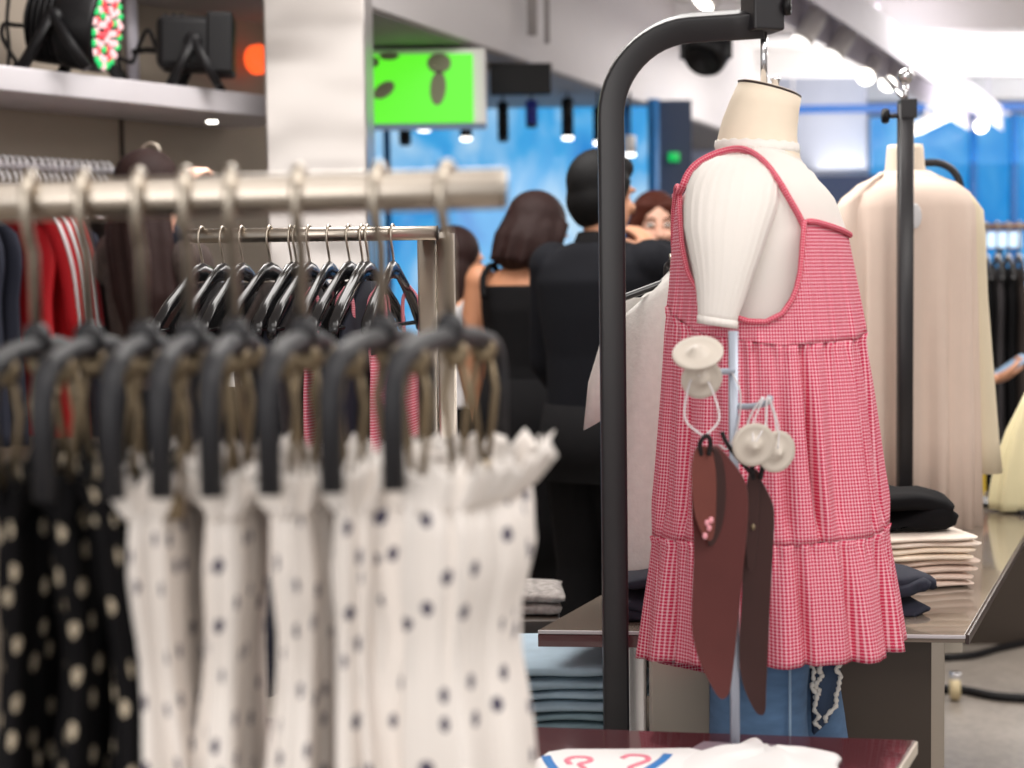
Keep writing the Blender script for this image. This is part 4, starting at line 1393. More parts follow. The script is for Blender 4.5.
# small dark plinth with printed cloth left of the table
c = at(535, 606, 3.25)
bx = MB().box((c.x - .10, 3.35, (c.z - .02) / 2), (.30, .30, c.z - .02))
tag(bx.build('plinth', M['panel_brown'], bevel=.003), 'dark plinth behind the white dotted dresses, left of the big table', 'plinth')
folded('folded_shirt', 'folded white shirt with black print on the dark plinth', 'shirt', None, V((c.x - .06, 3.33, c.z - .02)), .22, .2, .045, M['print_dark'], 0, 64, 2)

# ---- white knit jumper hanging behind the stand
JY = 3.02
hk = at(671, 290, JY)
js = thing('display_stand', 'slim black stand behind the white knit jumper', 'display stand', (hk.x, JY + .07, BZ))
MB().tube([(hk.x, JY + .075, BZ + .01), (hk.x, JY + .075, hk.z + .02), (hk.x, JY + .06, hk.z + .045), (hk.x, JY - .01, hk.z + .05)], .008, 12).build('post', M['black_metal'], js)
MB().box((hk.x, JY + .075, BZ + .006), (.2, .16, .012)).build('base_plate', M['black_metal'], js, bevel=.002)
jh = thing('suit_hanger', 'black hanger inside the white knit jumper beside the stand post', 'hanger', (hk.x, JY, hk.z + .04))
MB().tube([(hk.x, JY - .012, hk.z + .03), (hk.x, JY - .015, hk.z + .06), (hk.x, JY, hk.z + .066), (hk.x, JY + .006, hk.z + .05), (hk.x, JY, hk.z + .02), (hk.x, JY, hk.z - .02)], .003, 8).build('hook', M['hook_steel'], jh)
ja = at(612, 302, JY - .05); jb = at(700, 266, JY + .05)
MB().tube(spline([ja, V((hk.x, JY, at(655, 280, JY).z)), jb], 8), .007, 10).build('shoulder_bar', M['black_gloss'], jh)
jt = thing('knit_jumper', 'off white knit jumper hanging behind the black gooseneck post', 'jumper', (hk.x, JY, .8))
rg, uv = [], []
prof = [(279, 664, 22), (284, 662, 34), (294, 662, 42), (330, 662, 45), (400, 662, 47), (480, 662, 49), (560, 662, 50), (608, 662, 51)]
for i, (py, c_, h) in enumerate(prof):
    q = at(c_, py, JY)
    k = h * JY / FPX
    th = .03 + .03 * min(1, i / 3)
    rg.append([V((q.x + k * math.copysign(abs(math.cos(t)) ** .8, math.cos(t)), JY + th * math.sin(t) * (1 + .2 * math.sin(4 * t + i)), q.z + .05 * (math.cos(t)) * (1 if i < 3 else .3))) for t in [2 * PI * j / 48 for j in range(48)]])
    uv.append([(j / 48, q.z) for j in range(49)])
MB().loft(rg, True, True, uv).build('knit_body', M['grey_knit'], jt)
for sgn in (-1, 1):
    if sgn < 0: sl = [(632, 298, 14), (620, 330, 17), (606, 375, 18), (600, 420, 17)]
    else: sl = [(690, 290, 16), (700, 340, 18), (706, 400, 18), (708, 440, 17)]
    rg = []
    for (px, py, h) in sl:
        q = at(px, py, JY + .03); k = h * JY / FPX
        rg.append([q + V((k * math.cos(t), .022 * math.sin(t), (.10 * sgn * -1) * k * math.cos(t) * 6 * (py - 290) / 130)) for t in [2 * PI * j / 24 for j in range(24)]])
    MB().loft(rg).build('sleeve', M['grey_knit'], jt)
# ================================================================== stage lights on the shelf
def par_light(name_lab, c, axis, r, ln, boxy, foot):
    """c = body centre, axis = direction of the lit face, foot = z of the shelf top"""
    a = V(axis).normalized(); side = a.cross(V((0, 0, 1))).normalized(); up = side.cross(a)
    t = thing('stage_light', name_lab, 'stage light', V((c.x, c.y, foot)))
    prof = [(0, -ln / 2), (r * .55, -ln / 2), (r * .8, -ln * .42), (r * .92, -ln * .25), (r * .92, -.01), (r * .98, 0), (r, .01), (r, ln * .44), (r * .93, ln / 2), (r * .88, ln * .46), (0, ln * .45)]
    if boxy:
        Rm = Matrix((a, side, up)).transposed()
        b = MB()
        b.box(c - a * ln * .12, (ln * .72, r * 1.7, r * 1.75), M3=Rm)
        b.build('housing', M['black_plastic'], t, bevel=r * .28)
        MB().box(c + a * ln * .32, (ln * .34, r * 1.8, r * 2.0), M3=Rm).build('front_hood', M['black_plastic'], t, bevel=.012)
        for k in range(3):
            MB().box(c - a * ln * (.36 - .1 * k) + up * r * .89, (.012, r * 1.2, .012), M3=Rm).build('cooling_fin', M['black_plastic'], t, bevel=.002)
        MB().box(c - a * ln * .30 - side * r * .86 + up * .002, (.036, .004, .024), M3=Rm).build('socket_plate', M['grey_plastic'], t, smooth=False)
    else:
        MB().lathe(c, a, prof, 32).build('housing', M['black_plastic'], t)
        for k in range(8):
            an = PI * (.15 + .1 * k)
            MB().lathe(c - a * (ln * .16 + .018 * k - .07), a, [(r * .93, 0), (r * .97, .002), (r * .97, .006), (r * .93, .008)], 32).build('cooling_ring', M['black_plastic'], t)
    for sgn in (-1, 1):
        piv = c + side * sgn * r * 1.03
        MB().lathe(piv - side * sgn * .012, side * sgn, [(0, 0), (.028, 0), (.03, .01), (.022, .026), (0, .028)], 16).build('yoke_knob', M['black_plastic'], t)
        for q in (-1, 1):
            ft = V((piv.x, piv.y, foot)) + a * q * r * .78
            ft.z = foot + .003
            d = ft - piv
            b = MB().tube([piv + side * sgn * .008, ft + side * sgn * .008], 0, 10, sq=(.034, .030))
            lg = b.build('bracket_leg', M['black_plastic'], t)
            if sgn == 1 and q == 1:
                m_ = piv + d * .55 + side * sgn * .015
                Rl = Matrix((d.normalized(), side, d.normalized().cross(side))).transposed()
                MB().box(m_, (.045, .002, .012), M3=Rl).build('maker_plate', M['white_paper'], lg, smooth=False)
    return t, a, side, up


foot = 2.0035
c1 = at(70, 24, 5.02); c2 = at(196, 45, 5.42)
L1, a, side, up = par_light('large black stage light with lit red and green LEDs on the shelf', c1, (.95, -.09, -.16), .135, .24, False, foot)
# led face: rings of small lamps
fc = c1 + V((.95, -.09, -.16)).normalized() * .118
mats_ = [M['led_white'], M['led_red'], M['led_green']]
panel = MB().lathe(fc - V((.95, -.09, -.16)).normalized() * .006, (.95, -.09, -.16), [(0, 0), (.124, 0), (.124, .004), (0, .004)], 28).build('led_panel', M['black_plastic'], L1)
for ri, (rad, n) in enumerate(((.0, 1), (.032, 6), (.062, 12), (.092, 17), (.114, 22))):
    for j in range(n):
        an = 2 * PI * j / n + ri * .3
        p = fc + (side * math.cos(an) + up * math.sin(an)) * rad
        m_ = mats_[2] if (ri == 4 and j % 3) or (ri == 2 and j % 4 == 0) else (mats_[1] if (j + ri) % 3 == 0 else mats_[0])
        MB().ell(p, (.0115, .0115, .0115), n=10, m=6).build('led', m_, panel)
L2, a, side, up = par_light('smaller boxy unlit black stage light on the shelf near the pillar', c2, (.92, .1, -.02), .10, .26, True, foot)


def cable(pts, r, label, m=None):
    tag(MB().tube(spline(pts, 8), r, 8).build('power_cable', m or M['black_plastic']), label, 'cable')


cable([at(158, 52, 5.45), at(148, 30, 5.45), at(138, 48, 5.5), at(132, 62, 5.55), at(118, 58, 5.55), at(122, 72, 5.55), at(132, 86, 5.6)], .007, 'thin black cable looping from the back of the boxy stage light')
cable([at(158, 51, 5.47), at(146, 50, 5.5), at(133, 52, 5.52)], .010, 'short thick black cable plug beside the boxy stage light')
cable([at(28, 26, 5.02), at(14, 25, 5.0), at(4, 24, 4.98), at(2, 36, 4.98), at(10, 52, 4.98), at(16, 62, 4.98), at(14, 68, 4.98)], .007, 'black cable trailing behind the large LED stage light')
cable([at(9, -4, 4.96), at(7, 20, 4.96), at(9, 48, 4.96), at(8, 66, 4.96)], .006, 'thin black cable hanging at the far left of the shelf')
# slim grey conduit behind the lights
q0 = at(131, 0, 5.6)
tag(MB().tube([V((q0.x, q0.y, 2.0)), V((q0.x, q0.y, 2.98))], .022, 14).build('conduit', M['tray_grey']), 'grey conduit rising between the two stage lights', 'pipe')

# ================================================================== wall rail, hangers and clothes at the left
wr = thing('wall_rail', 'long pale wall rail crowded with white hanger hooks under the shelf', 'clothes rail', wl(-.4, -.24, 1.74))
MB().tube([wl(-1.6, -.24, 1.735), wl(1.03, -.24, 1.735)], .013, 14).build('rail', M['shelf_metal'], wr)
for s in (-1.4, -.3, 1.0):
    MB().tube([wl(s, -.24, 1.735), wl(s, -.41, 1.735)], .009, 10).build('bracket', M['shelf_metal'], wr)
hang_proto = None


def wall_hanger(o, lab, grp):
    t = thing('clothes_hanger', lab, 'hanger', o, grp)
    r = .02
    n2 = V((NRM.x, NRM.y, 0))
    hk = [o + n2 * (r * math.cos(a)) + V((0, 0, r * math.sin(a))) for a in [(-.4 + (PI + .4) * i / 10) for i in range(11)]]
    hk += [o - n2 * r + V((0, 0, -.015)), o + V((0, 0, -.045)), o + V((0, 0, -.075))]
    MB().tube(hk, .0045, 8).build('hook', M['white_cloth'], t)
    MB().tube(spline([o + n2 * .19 + V((0, 0, -.17)), o + n2 * .1 + V((0, 0, -.105)), o + V((0, 0, -.075)), o - n2 * .1 + V((0, 0, -.105)), o - n2 * .16 + V((0, 0, -.15))], 5), .008, 8).build('shoulder_bar', M['white_cloth'], t)
    return t


s = .06
k = 0
while s < .62:
    o = wl(s, -.24, 1.740)
    if hang_proto is None: hang_proto = wall_hanger(o, 'white hanger whose hook shows in the dense row on the wall rail', 'white hangers on the wall rail')
    else:
        c = copy_tree(hang_proto, None, o); c.rotation_euler = (0, 0, math.radians(random.uniform(-6, 6)))
    s += .027 + random.uniform(-.004, .005)
# the single raised hanger the customer holds
o = at(151, 152, 5.05)
t = thing('clothes_hanger', 'bare hanger with thin round hook raised above the brown haired head', 'hanger', o)
MB().tube([o + V((math.cos(a) * .028, 0, .028 * math.sin(a))) for a in [(-.6 + 4.2 * i / 12) for i in range(13)]] + [o + V((-.002, 0, -.05))], .004, 8).build('hook', M['hook_steel'], t)
MB().tube(spline([o + V((-.17, .05, -.12)), o + V((0, 0, -.05)), o + V((.17, -.05, -.12))], 5), .008, 8).build('shoulder_bar', M['black_gloss'], t)
al3 = math.atan2(NRM.x, -NRM.y)   # garments at right angles to the wall


def wall_garment(px, m, label, name='hanging_garment', cat='top', bot=-.85, seed=0, zt=-.13, wy=.18, th=.05):
    d0 = at(px, 260, 4.6)
    # where the ray at px meets the rail line
    p = wl(0, -.24); d = V((d0.x, d0.y, 0))
    den = d.x * U.y - d.y * U.x
    k_ = (p.x * U.y - p.y * U.x) / den
    o = V((d.x * k_, d.y * k_, 1.725))
    ang = math.atan2(-NRM.x, -NRM.y)
    return hung_top(o, -ang if False else math.atan2(NRM.x, NRM.y), m, name, label, cat, 'clothes on the wall rail', wy=wy, zs_=zt, bot=bot, thick=th, seed=seed), o


wall_garment(-62, M['white_cloth'], 'white top at the far left end of the wall rail', bot=-.62, seed=31)
wall_garment(-34, M['navy_cloth'], 'navy top between the white top and the red jacket', seed=32)
wall_garment(-16, M['navy_cloth'], 'dark navy top pressed against the red jacket', seed=37)
tj, oj = wall_garment(18, M['red_cloth'], 'bright red track jacket with white striped sleeve on the wall rail', 'track_jacket', 'jacket', bot=-.6, seed=33, th=.06)
n2 = V((NRM.x, NRM.y, 0))
sl_c = [oj + n2 * .13 + V((.0, 0, -.11)), oj + n2 * .19 + U * .02 + V((0, 0, -.16)), oj + n2 * .225 + U * .05 + V((0, 0, -.30)), oj + n2 * .23 + U * .075 + V((0, 0, -.50))]
sl = spline(sl_c, 6)
slv = MB().tube(sl, [.045 + .012 * min(1, i / 4) for i in range(len(sl))], 18)
tj.rotation_euler = tj.rotation_euler
inv = Matrix.Translation(oj) @ Matrix.Rotation(math.atan2(NRM.x, NRM.y), 4, 'Z') @ Matrix.Translation(-oj)


def to_local(mb):
    mb.v = [inv @ p for p in mb.v]
    return mb


to_local(slv).build('sleeve', M['red_cloth'], tj)
for off in (-.026, .006, .038):
    st = []
    for i, p in enumerate(sl):
        st.append(p + n2 * (.046 + .012 * min(1, i / 4)) * math.cos(off * 14 - .5) + U * (.046 + .012 * min(1, i / 4)) * math.sin(off * 14 - .5))
    to_local(MB().tube(st, 0, 8, sq=(.017, .006))).build('stripe', M['white_cloth'], tj)
wall_garment(46, M['red_cloth'], 'dark red top just right of the striped jacket', seed=34)
wall_garment(64, M['navy_cloth'], 'blue black top right of the red clothes on the wall rail', seed=35, th=.06)
wall_garment(92, M['dark_brown'], 'dark brown top on the wall rail behind the brown haired woman', seed=38)
wall_garment(128, M['black_cloth'], 'black top on the wall rail behind the right part of the woman', seed=36)
wall_garment(160, M['navy_cloth'], 'navy top at the right end of the wall rail', seed=39)


# ================================================================== people
def human(name, label, loc, rz, h, pose, skin, hairm, clothes, face=False):
    """local frame: x = person's right, y = forward, z = up; sizes for 1.70 m, scaled to h"""
    s_ = h / 1.70
    root = thing(name, label, 'person', loc)
    Rz = Matrix.Rotation(rz, 3, 'Z')
    L = V(loc)

    def W(p): return L + Rz @ (V(p) * s_)
    fem = pose.get('fem', False)
    sw = pose.get('sw', .165 if fem else .195)
    J = dict(hip_r=(.085, 0, .90), hip_l=(-.085, 0, .90), kn_r=(.09, .02, .49), kn_l=(-.09, .02, .49), an_r=(.09, -.02, .085), an_l=(-.09, -.02, .085),
             sh_r=(sw, 0, 1.385), sh_l=(-sw, 0, 1.385), el_r=(sw + .045, -.02, 1.10), el_l=(-sw - .045, -.02, 1.10), wr_r=(sw + .05, .05, .86), wr_l=(-sw - .05, .05, .86), head=(0, .015, 1.585))
    J.update(pose.get('J', {}))
    J = {k: V(v) for k, v in J.items()}
    lean = pose.get('lean', 0.0)

    def body_shapes(grow, parts):
        b = MB()

        def tube(pts, rad, n=14):
            b.tube([W(p) for p in pts], [(r + grow) * s_ for r in rad], n)

        def ell(c, r):
            b.ell(W(c), [(k + grow) * s_ for k in r], Rz)
        if 'torso' in parts:
            if fem:
                sec = [(.84, .155, .105, 0), (.92, .17, .115, -.005), (1.02, .145, .10, 0), (1.10, .128, .09, .005), (1.20, .142, .105, .015), (1.29, .158, .112, .015), (1.37, .165, .085, .0), (1.41, .12, .065, -.005), (1.44, .065, .055, 0)]
            else:
                sec = [(.84, .155, .105, 0), (.92, .165, .115, 0), (1.02, .155, .11, 0), (1.12, .16, .11, .005), (1.24, .185, .12, .01), (1.34, .20, .115, .005), (1.39, .195, .09, 0), (1.43, .13, .07, -.005), (1.455, .07, .06, 0)]
            rg = []
            for z, rx, ry, cy in sec:
                if z < parts.get('zmin', 0) - .001 or z > parts.get('zmax', 9): continue
                rg.append([W((( rx + grow) * math.cos(t), cy + lean * (z - 1) + (ry + grow) * math.sin(t), z)) for t in [2 * PI * j / 32 for j in range(32)]])
            b.loft(rg)
        for sd in ('r', 'l'):
            if 'arm' in parts:
                x = parts['arm']
                a0, a1, a2 = J['sh_' + sd], J['el_' + sd], J['wr_' + sd]
                if x in ('full', 'cut'):
                    tube([a0, a0.lerp(a1, .45), a1], [.052, .047, .038])
                    tube([a1, a1.lerp(a2, .3), a2], [.038, .037, .026])
                    ell(a1, (.037, .037, .037)); ell(a0, (.054, .054, .056))
                elif x == 'short':
                    tube([a0, a0.lerp(a1, .45), a0.lerp(a1, .6)], [.056, .052, .055]); ell(a0, (.056, .056, .058))
            if 'leg' in parts:
                h0, k_, a_ = J['hip_' + sd], J['kn_' + sd], J['an_' + sd]
                tube([h0, h0.lerp(k_, .4), k_], [.088, .078, .055]); tube([k_, k_.lerp(a_, .3), a_], [.055, .055, .036])
                ell(k_, (.054, .054, .054))
            if 'foot' in parts:
                a_ = J['an_' + sd]
                tube([a_ + V((0, -.05, -.045)), a_ + V((0, .02, -.04)), a_ + V((0, .10, -.058)), a_ + V((0, .165, -.066))], [.036, .042, .034, .02]); tube([a_ + V((0, 0, .02)), a_ + V((0, -.01, -.05))], [.036, .038])
        return b
    b = body_shapes(0.0, {'torso': 1, 'arm': 'full', 'leg': 1, 'foot': 1})
    # neck and head
    hd = J['head']
    yaw, pit = pose.get('yaw', 0), pose.get('pitch', 0)
    RH = Matrix.Rotation(yaw, 3, 'Z') @ Matrix.Rotation(pit, 3, 'X')

    def HW(p): return W(hd + RH @ V(p))
    b.tube([W((0, lean * .4 - .01, 1.40)), W(V((0, lean * .45, 1.47)).lerp(hd, .2)), HW((0, -.02, -.06))], [.062 * s_, .052 * s_, .054 * s_], 14)
    b.ell(HW((0, -.008, .02)), [k * s_ for k in (.073, .092, .098)], Rz @ RH)
    b.ell(HW((0, .022, -.045)), [k * s_ for k in (.057, .066, .072)], Rz @ RH)
    b.ell(HW((0, .062, -.095)), [k * s_ for k in (.024, .020, .018)], Rz @ RH)
    b.tube([HW((0, .083, .012)), HW((0, .098, -.012)), HW((0, .107, -.034)), HW((0, .090, -.042))], [.008 * s_, .010 * s_, .0145 * s_, .010 * s_], 8)
    for q in (-1, 1):
        b.ell(HW((q * .074, -.005, -.015)), [k * s_ for k in (.010, .019, .031)], Rz @ RH)
        b.ell(HW((q * .036, .070, -.03)), [k * s_ for k in (.022, .02, .018)], Rz @ RH)
        b.ell(HW((q * .030, .078, .022)), [k * s_ for k in (.024, .014, .008)], Rz @ RH)
    # hands
    for sd, sg in (('r', 1), ('l', -1)):
        a1, a2 = J['el_' + sd], J['wr_' + sd]
        d = V(pose.get('hd_' + sd, (a2 - a1))).normalized()
        nrm = V(pose.get('hn_' + sd, (-sg, 0, 0)))
        nrm = (nrm - d * nrm.dot(d)).normalized()
        si = d.cross(nrm) * (1)
        if pose.get('thumb_' + sd): si = si * pose['thumb_' + sd]
        curl = pose.get('curl_' + sd, .5)
        Rp = Matrix((si, d, nrm)).transposed()
        b.ell(W(a2 + d * .045), [k * s_ for k in (.042, .056, .017)], Rz @ Rp)
        for fi, (o_, ln) in enumerate(((.030, .070), (.010, .079), (-.010, .073), (-.029, .058))):
            p = a2 + d * .085 + si * o_
            pts = [p - d * .02]
            an = curl * .35
            q = p
            for sgm in (.45, .32, .26):
                pts.append(q)
                q = q + (d * math.cos(an) + nrm * math.sin(an)) * ln * sgm
                an += curl
            pts.append(q)
            b.tube([W(x) for x in pts], [.0095 * s_, .0095 * s_, .009 * s_, .0085 * s_, .0065 * s_][:len(pts)], 8)
        p = a2 + d * .02 + si * .032
        b.tube([W(p), W(p + d * .03 + si * .024 + nrm * .01), W(p + d * .058 + si * .030 + nrm * .022), W(p + d * .076 + si * .026 + nrm * .03)], [.013 * s_, .0115 * s_, .010 * s_, .007 * s_], 8)
    body = b.build('body', skin, root, remesh=.0065)
    # clothes
    for nm, m_, gr, pts_ in clothes:
        body_shapes(gr, pts_).build(nm, m_, root, remesh=.008)
    # face
    if face:
        for q in (-1, 1):
            e = MB().ell(HW((q * .031, .0835, .004)), [k * s_ for k in (.0145, .008, .0085)], Rz @ RH, 14, 8).build('eye', M['pearl'], root)
            MB().ell(HW((q * .031, .0895, .004)), [k * s_ for k in (.0068, .004, .0068)], Rz @ RH, 12, 8).build('iris', M['eye'], e)
            MB().tube([HW((q * .014, .092, .026)), HW((q * .032, .091, .031)), HW((q * .052, .079, .026))], [.0035 * s_] * 3, 8).build('eyebrow', hairm, root)
        MB().tube([HW((-.024, .083, -.067)), HW((0, .092, -.066)), HW((.024, .083, -.067))], [.003 * s_, .0085 * s_, .003 * s_], 10).build('lips', M['lip'], root)
    return root, W, HW, Rz @ RH, s_, J


def hair_shape(HW, RR, s_, ells, tubes=()):
    b = MB()
    for c, r in ells: b.ell(HW(c), [k * s_ for k in r], RR)
    for pts, rad in tubes: b.tube([HW(p) for p in pts], [r * s_ for r in rad], 12)
    return b


SKULL = [((0, -.022, .034), (.086, .098, .098))]
LONG_TOP = {'torso': 1, 'arm': 'full', 'zmin': .84}
# --- woman in black sleeveless dress (seen from behind, head bent to the right)
c = at(526, 300, 5.25)
rt, W, HW, RR, s_, J = human('person', 'person with brown bob in a black sleeveless dress, seen from behind', (c.x, c.y, 0), math.radians(-22), 1.66,
    dict(fem=True, yaw=math.radians(-38), pitch=math.radians(-22), lean=.03, J=dict(head=(.03, .05, 1.545), el_l=(-.215, .0, 1.11), wr_l=(-.20, .08, .87), el_r=(.2, .03, 1.12), wr_r=(.12, .24, 1.06)), curl_l=.3),
    M['skin_tan'], M['hair_brown'], [('sleeveless_dress', M['black_cloth'], .012, {'torso': 1, 'zmax': 1.385}), ('trousers', M['black_cloth'], .02, {'leg': 1}), ('shoes', M['black_plastic'], .006, {'foot': 1})])
for q in (-1, 1):
    MB().tube(spline([W((q * .105, -.115, 1.33)), W((q * .118, -.085, 1.40)), W((q * .116, -.01, 1.437)), W((q * .11, .08, 1.38)), W((q * .1, .125, 1.32))], 5), .011, 10).build('shoulder_strap', M['black_cloth'], rt)
sk = [[W((r * math.cos(t), r2 * math.sin(t), z)) for t in [2 * PI * j / 40 for j in range(40)]] for z, r, r2 in ((1.06, .15, .115), (.9, .195, .145), (.6, .21, .17), (.35, .215, .18))]
MB().loft(sk).build('skirt', M['black_cloth'], rt)
hair_shape(HW, RR, s_, [((0, -.026, .034), (.098, .108, .104)), ((0, -.065, -.04), (.10, .07, .10)), ((-.075, -.02, -.05), (.042, .07, .095)), ((.075, -.02, -.05), (.042, .07, .095)), ((0, -.06, -.11), (.088, .058, .05))],
           [([(.07, .03, .05), (.09, .02, -.02), (.085, .0, -.10)], [.03, .03, .025]), ([(-.07, .03, .05), (-.09, .02, -.02), (-.085, .0, -.10)], [.03, .03, .025])] +
           [([(.09 * math.sin(k), -.02 - .09 * math.cos(k), .02), (.10 * math.sin(k), -.02 - .105 * math.cos(k), -.06), (.10 * math.sin(k), -.02 - .10 * math.cos(k), -.145)], [.02, .022, .012]) for k in (-1.5, -1.0, -.5, 0, .5, 1.0, 1.5)]).build('hair', M['hair_brown'], rt, remesh=.009)
# drop earring
eq = HW((.083, -.01, -.06)); eq = at(534, 283, 4.86)
er = MB(); er.tube([eq + V((0, 0, .05)), eq], .0035, 6); er.ell(eq, (.011, .011, .014)); er.build('necklace_pendant', M['pearl'], rt)

# --- man in black suit, hand raised to the face
c = at(601, 300, 4.75)
rt, W, HW, RR, s_, J = human('person', 'person in dark suit with black hair and raised arm, partly behind the stand post', (c.x, c.y, 0), math.radians(-35), 1.71,
    dict(sw=.168, yaw=math.radians(-20), pitch=math.radians(-4), J=dict(head=(0, .02, 1.59), el_r=(.33, .17, 1.30), wr_r=(.05, .25, 1.43), el_l=(-.21, .03, 1.10), wr_l=(-.16, .18, .92)), hd_r=(-.55, -.05, .5), curl_r=.7),
    M['skin'], M['hair_black'], [('jacket', M['navy_cloth'] if False else mat('black suiting', rgb(15, 16, 22), .85, spec=.2, var=.2), .02, LONG_TOP), ('trousers', M['black_cloth'], .022, {'leg': 1}), ('shoes', M['black_plastic'], .006, {'foot': 1})])
cl_ = [[W(((.066 + .012 * k) * math.cos(t), .0 + (.064 + .012 * k) * math.sin(t), 1.475 - .03 * k - .01 * math.sin(t))) for t in [2 * PI * j / 28 for j in range(28)]] for k in range(3)]
MB().loft(cl_, True, False).build('shirt_collar', M['black_cloth'], rt, solid=.006)
fl_ = [[W(((.185 + .02 * k) * math.cos(t), (.135 + .015 * k) * math.sin(t), .98 - .11 * k)) for t in [2 * PI * j / 40 for j in range(40)]] for k in range(3)]
MB().loft(fl_).build('jacket_skirt', M['black_cloth'], rt)
hair_shape(HW, RR, s_, [((0, -.024, .040), (.086, .101, .098)), ((0, -.058, -.015), (.078, .058, .075)), ((0, .035, .085), (.066, .056, .042)), ((0, -.05, -.06), (.06, .045, .04))],
           [([(q * .078, .02, .05), (q * .08, .01, .0), (q * .078, .005, -.02)], [.018, .014, .008]) for q in (-1, 1)]).build('hair', M['hair_black'], rt, remesh=.009)

# --- woman facing the camera between the post and the dress
c = at(656, 300, 5.9)
rt, W, HW, RR, s_, J = human('person', 'smiling person with auburn hair facing the camera between post and pink dress', (c.x, c.y, 0), math.radians(176), 1.66,
    dict(fem=True, yaw=math.radians(8), pitch=math.radians(-4), J=dict()),
    M['skin_pale'], M['hair_auburn'], [('blouse', M['black_cloth'], .014, {'torso': 1, 'arm': 'full', 'zmax': 1.42}), ('trousers', M['black_cloth'], .02, {'leg': 1}), ('shoes', M['black_plastic'], .006, {'foot': 1})], face=True)
hair_shape(HW, RR, s_, [((0, -.03, .036), (.092, .10, .098)), ((0, -.075, -.08), (.085, .05, .12)), ((.082, -.01, -.06), (.03, .045, .11)), ((-.082, -.01, -.06), (.03, .045, .11)), ((.045, .045, .078), (.05, .04, .03)), ((-.045, .045, .078), (.05, .04, .03))],
           [([(q * .06, .055, .06), (q * .085, .035, .0), (q * .088, .02, -.09), (q * .075, .03, -.16)], [.022, .02, .022, .012]) for q in (-1, 1)]).build('hair', M['hair_auburn'], rt, remesh=.009)

# --- short person half hidden by the squared post
c = at(456, 300, 5.6)
rt, W, HW, RR, s_, J = human('person', 'short person with dark hair in a white top, half hidden by the squared rack post', (c.x, c.y, 0), math.radians(-60), 1.53,
    dict(fem=True, yaw=math.radians(-10), pitch=math.radians(-10)), M['skin'], M['hair_brown'],
    [('top', M['white_cloth'], .014, {'torso': 1, 'arm': 'short', 'zmin': 1.0, 'zmax': 1.41}), ('trousers', M['black_cloth'], .02, {'leg': 1, 'torso': 1, 'zmax': 1.04}), ('shoes', M['black_plastic'], .006, {'foot': 1})])
hair_shape(HW, RR, s_, [((0, -.026, .034), (.094, .104, .10)), ((0, -.07, -.08), (.09, .055, .13)), ((.07, -.02, -.08), (.03, .05, .10)), ((-.07, -.02, -.08), (.03, .05, .10))]).build('hair', M['hair_brown'], rt, remesh=.009)

# --- woman at the wall rail, arm reaching up to it
c = at(152, 300, 4.85)
rt, W, HW, RR, s_, J = human('person', 'person with long dark hair and patterned top reaching up to the wall rail', (c.x, c.y, 0), math.radians(-35), 1.74,
    dict(fem=True, yaw=math.radians(4), pitch=math.radians(-4), J=dict(el_l=(-.24, .10, 1.46), wr_l=(-.14, .25, 1.625), el_r=(.19, .06, 1.13), wr_r=(.10, .24, 1.18)), hd_l=(.05, .7, .5), hn_l=(-.1, .3, -1), curl_l=.8),
    M['skin_pale'], M['hair_black'], [('lace_top', M['lace'], .012, {'torso': 1, 'arm': 'short', 'zmax': 1.40}), ('trousers', M['black_cloth'], .02, {'leg': 1, 'torso': 1, 'zmax': 1.03}), ('shoes', M['black_plastic'], .006, {'foot': 1})])
hair_shape(HW, RR, s_, [((0, -.026, .036), (.094, .106, .102)), ((0, -.07, -.06), (.094, .06, .12))],
           [([(.085 * math.sin(k), -.03 - .08 * math.cos(k), .0), (.10 * math.sin(k) + .02, -.04 - .085 * math.cos(k), -.14), (.10 * math.sin(k) + .05, -.05 - .07 * math.cos(k), -.30), (.07 * math.sin(k) + .06, -.05 - .06 * math.cos(k), -.42)], [.028, .03, .028, .014]) for k in (-1.3, -.8, -.3, .2, .7, 1.2)]).build('hair', M['hair_brown'], rt, remesh=.009)

# --- person with a phone behind the cream blouse
c = at(891, 300, 5.6)
hp_ = at(992, 372, 5.35)
rt, W, HW, RR, s_, J = human('person', 'person in black with ginger hair behind the cream blouse, holding a phone', (c.x, c.y, 0), math.radians(-70), 1.70,
    dict(fem=True, yaw=math.radians(20), pitch=math.radians(-14), J=dict(head=(0, .03, 1.575), el_r=(.20, .02, 1.10), wr_r=(.165, .30, .985), el_l=(-.2, .05, 1.10), wr_l=(-.08, .24, 1.0)),
         hd_r=(0, .95, .25), hn_r=(-.3, 0, .9), curl_r=.8), M['skin'], M['hair_ginger'],
    [('top', M['black_cloth'], .016, {'torso': 1, 'arm': 'short', 'zmax': 1.42}), ('trousers', M['black_cloth'], .02, {'leg': 1, 'torso': 1, 'zmax': 1.03}), ('shoes', M['black_plastic'], .006, {'foot': 1})])
hair_shape(HW, RR, s_, [((0, -.026, .036), (.094, .106, .102)), ((0, -.07, -.06), (.094, .06, .12)), ((.08, -.02, -.06), (.03, .05, .10)), ((-.08, -.02, -.06), (.03, .05, .10))]).build('hair', M['hair_ginger'], rt, remesh=.009)
hw = W(J['wr_r'] + V((0, .085, .05)))
Rp = Matrix.Rotation(math.radians(-70), 3, 'Z') @ Matrix.Rotation(.5, 3, 'X')
ph = MB().box(hw, (.072, .145, .009), M3=Rp)
tag(ph.build('phone', M['phone'], bevel=.003), 'pale phone held in the hand right of the cream blouse', 'phone')

# ================================================================== cream blouse on the second stand
BD = 3.95
PX2 = FPX / BD


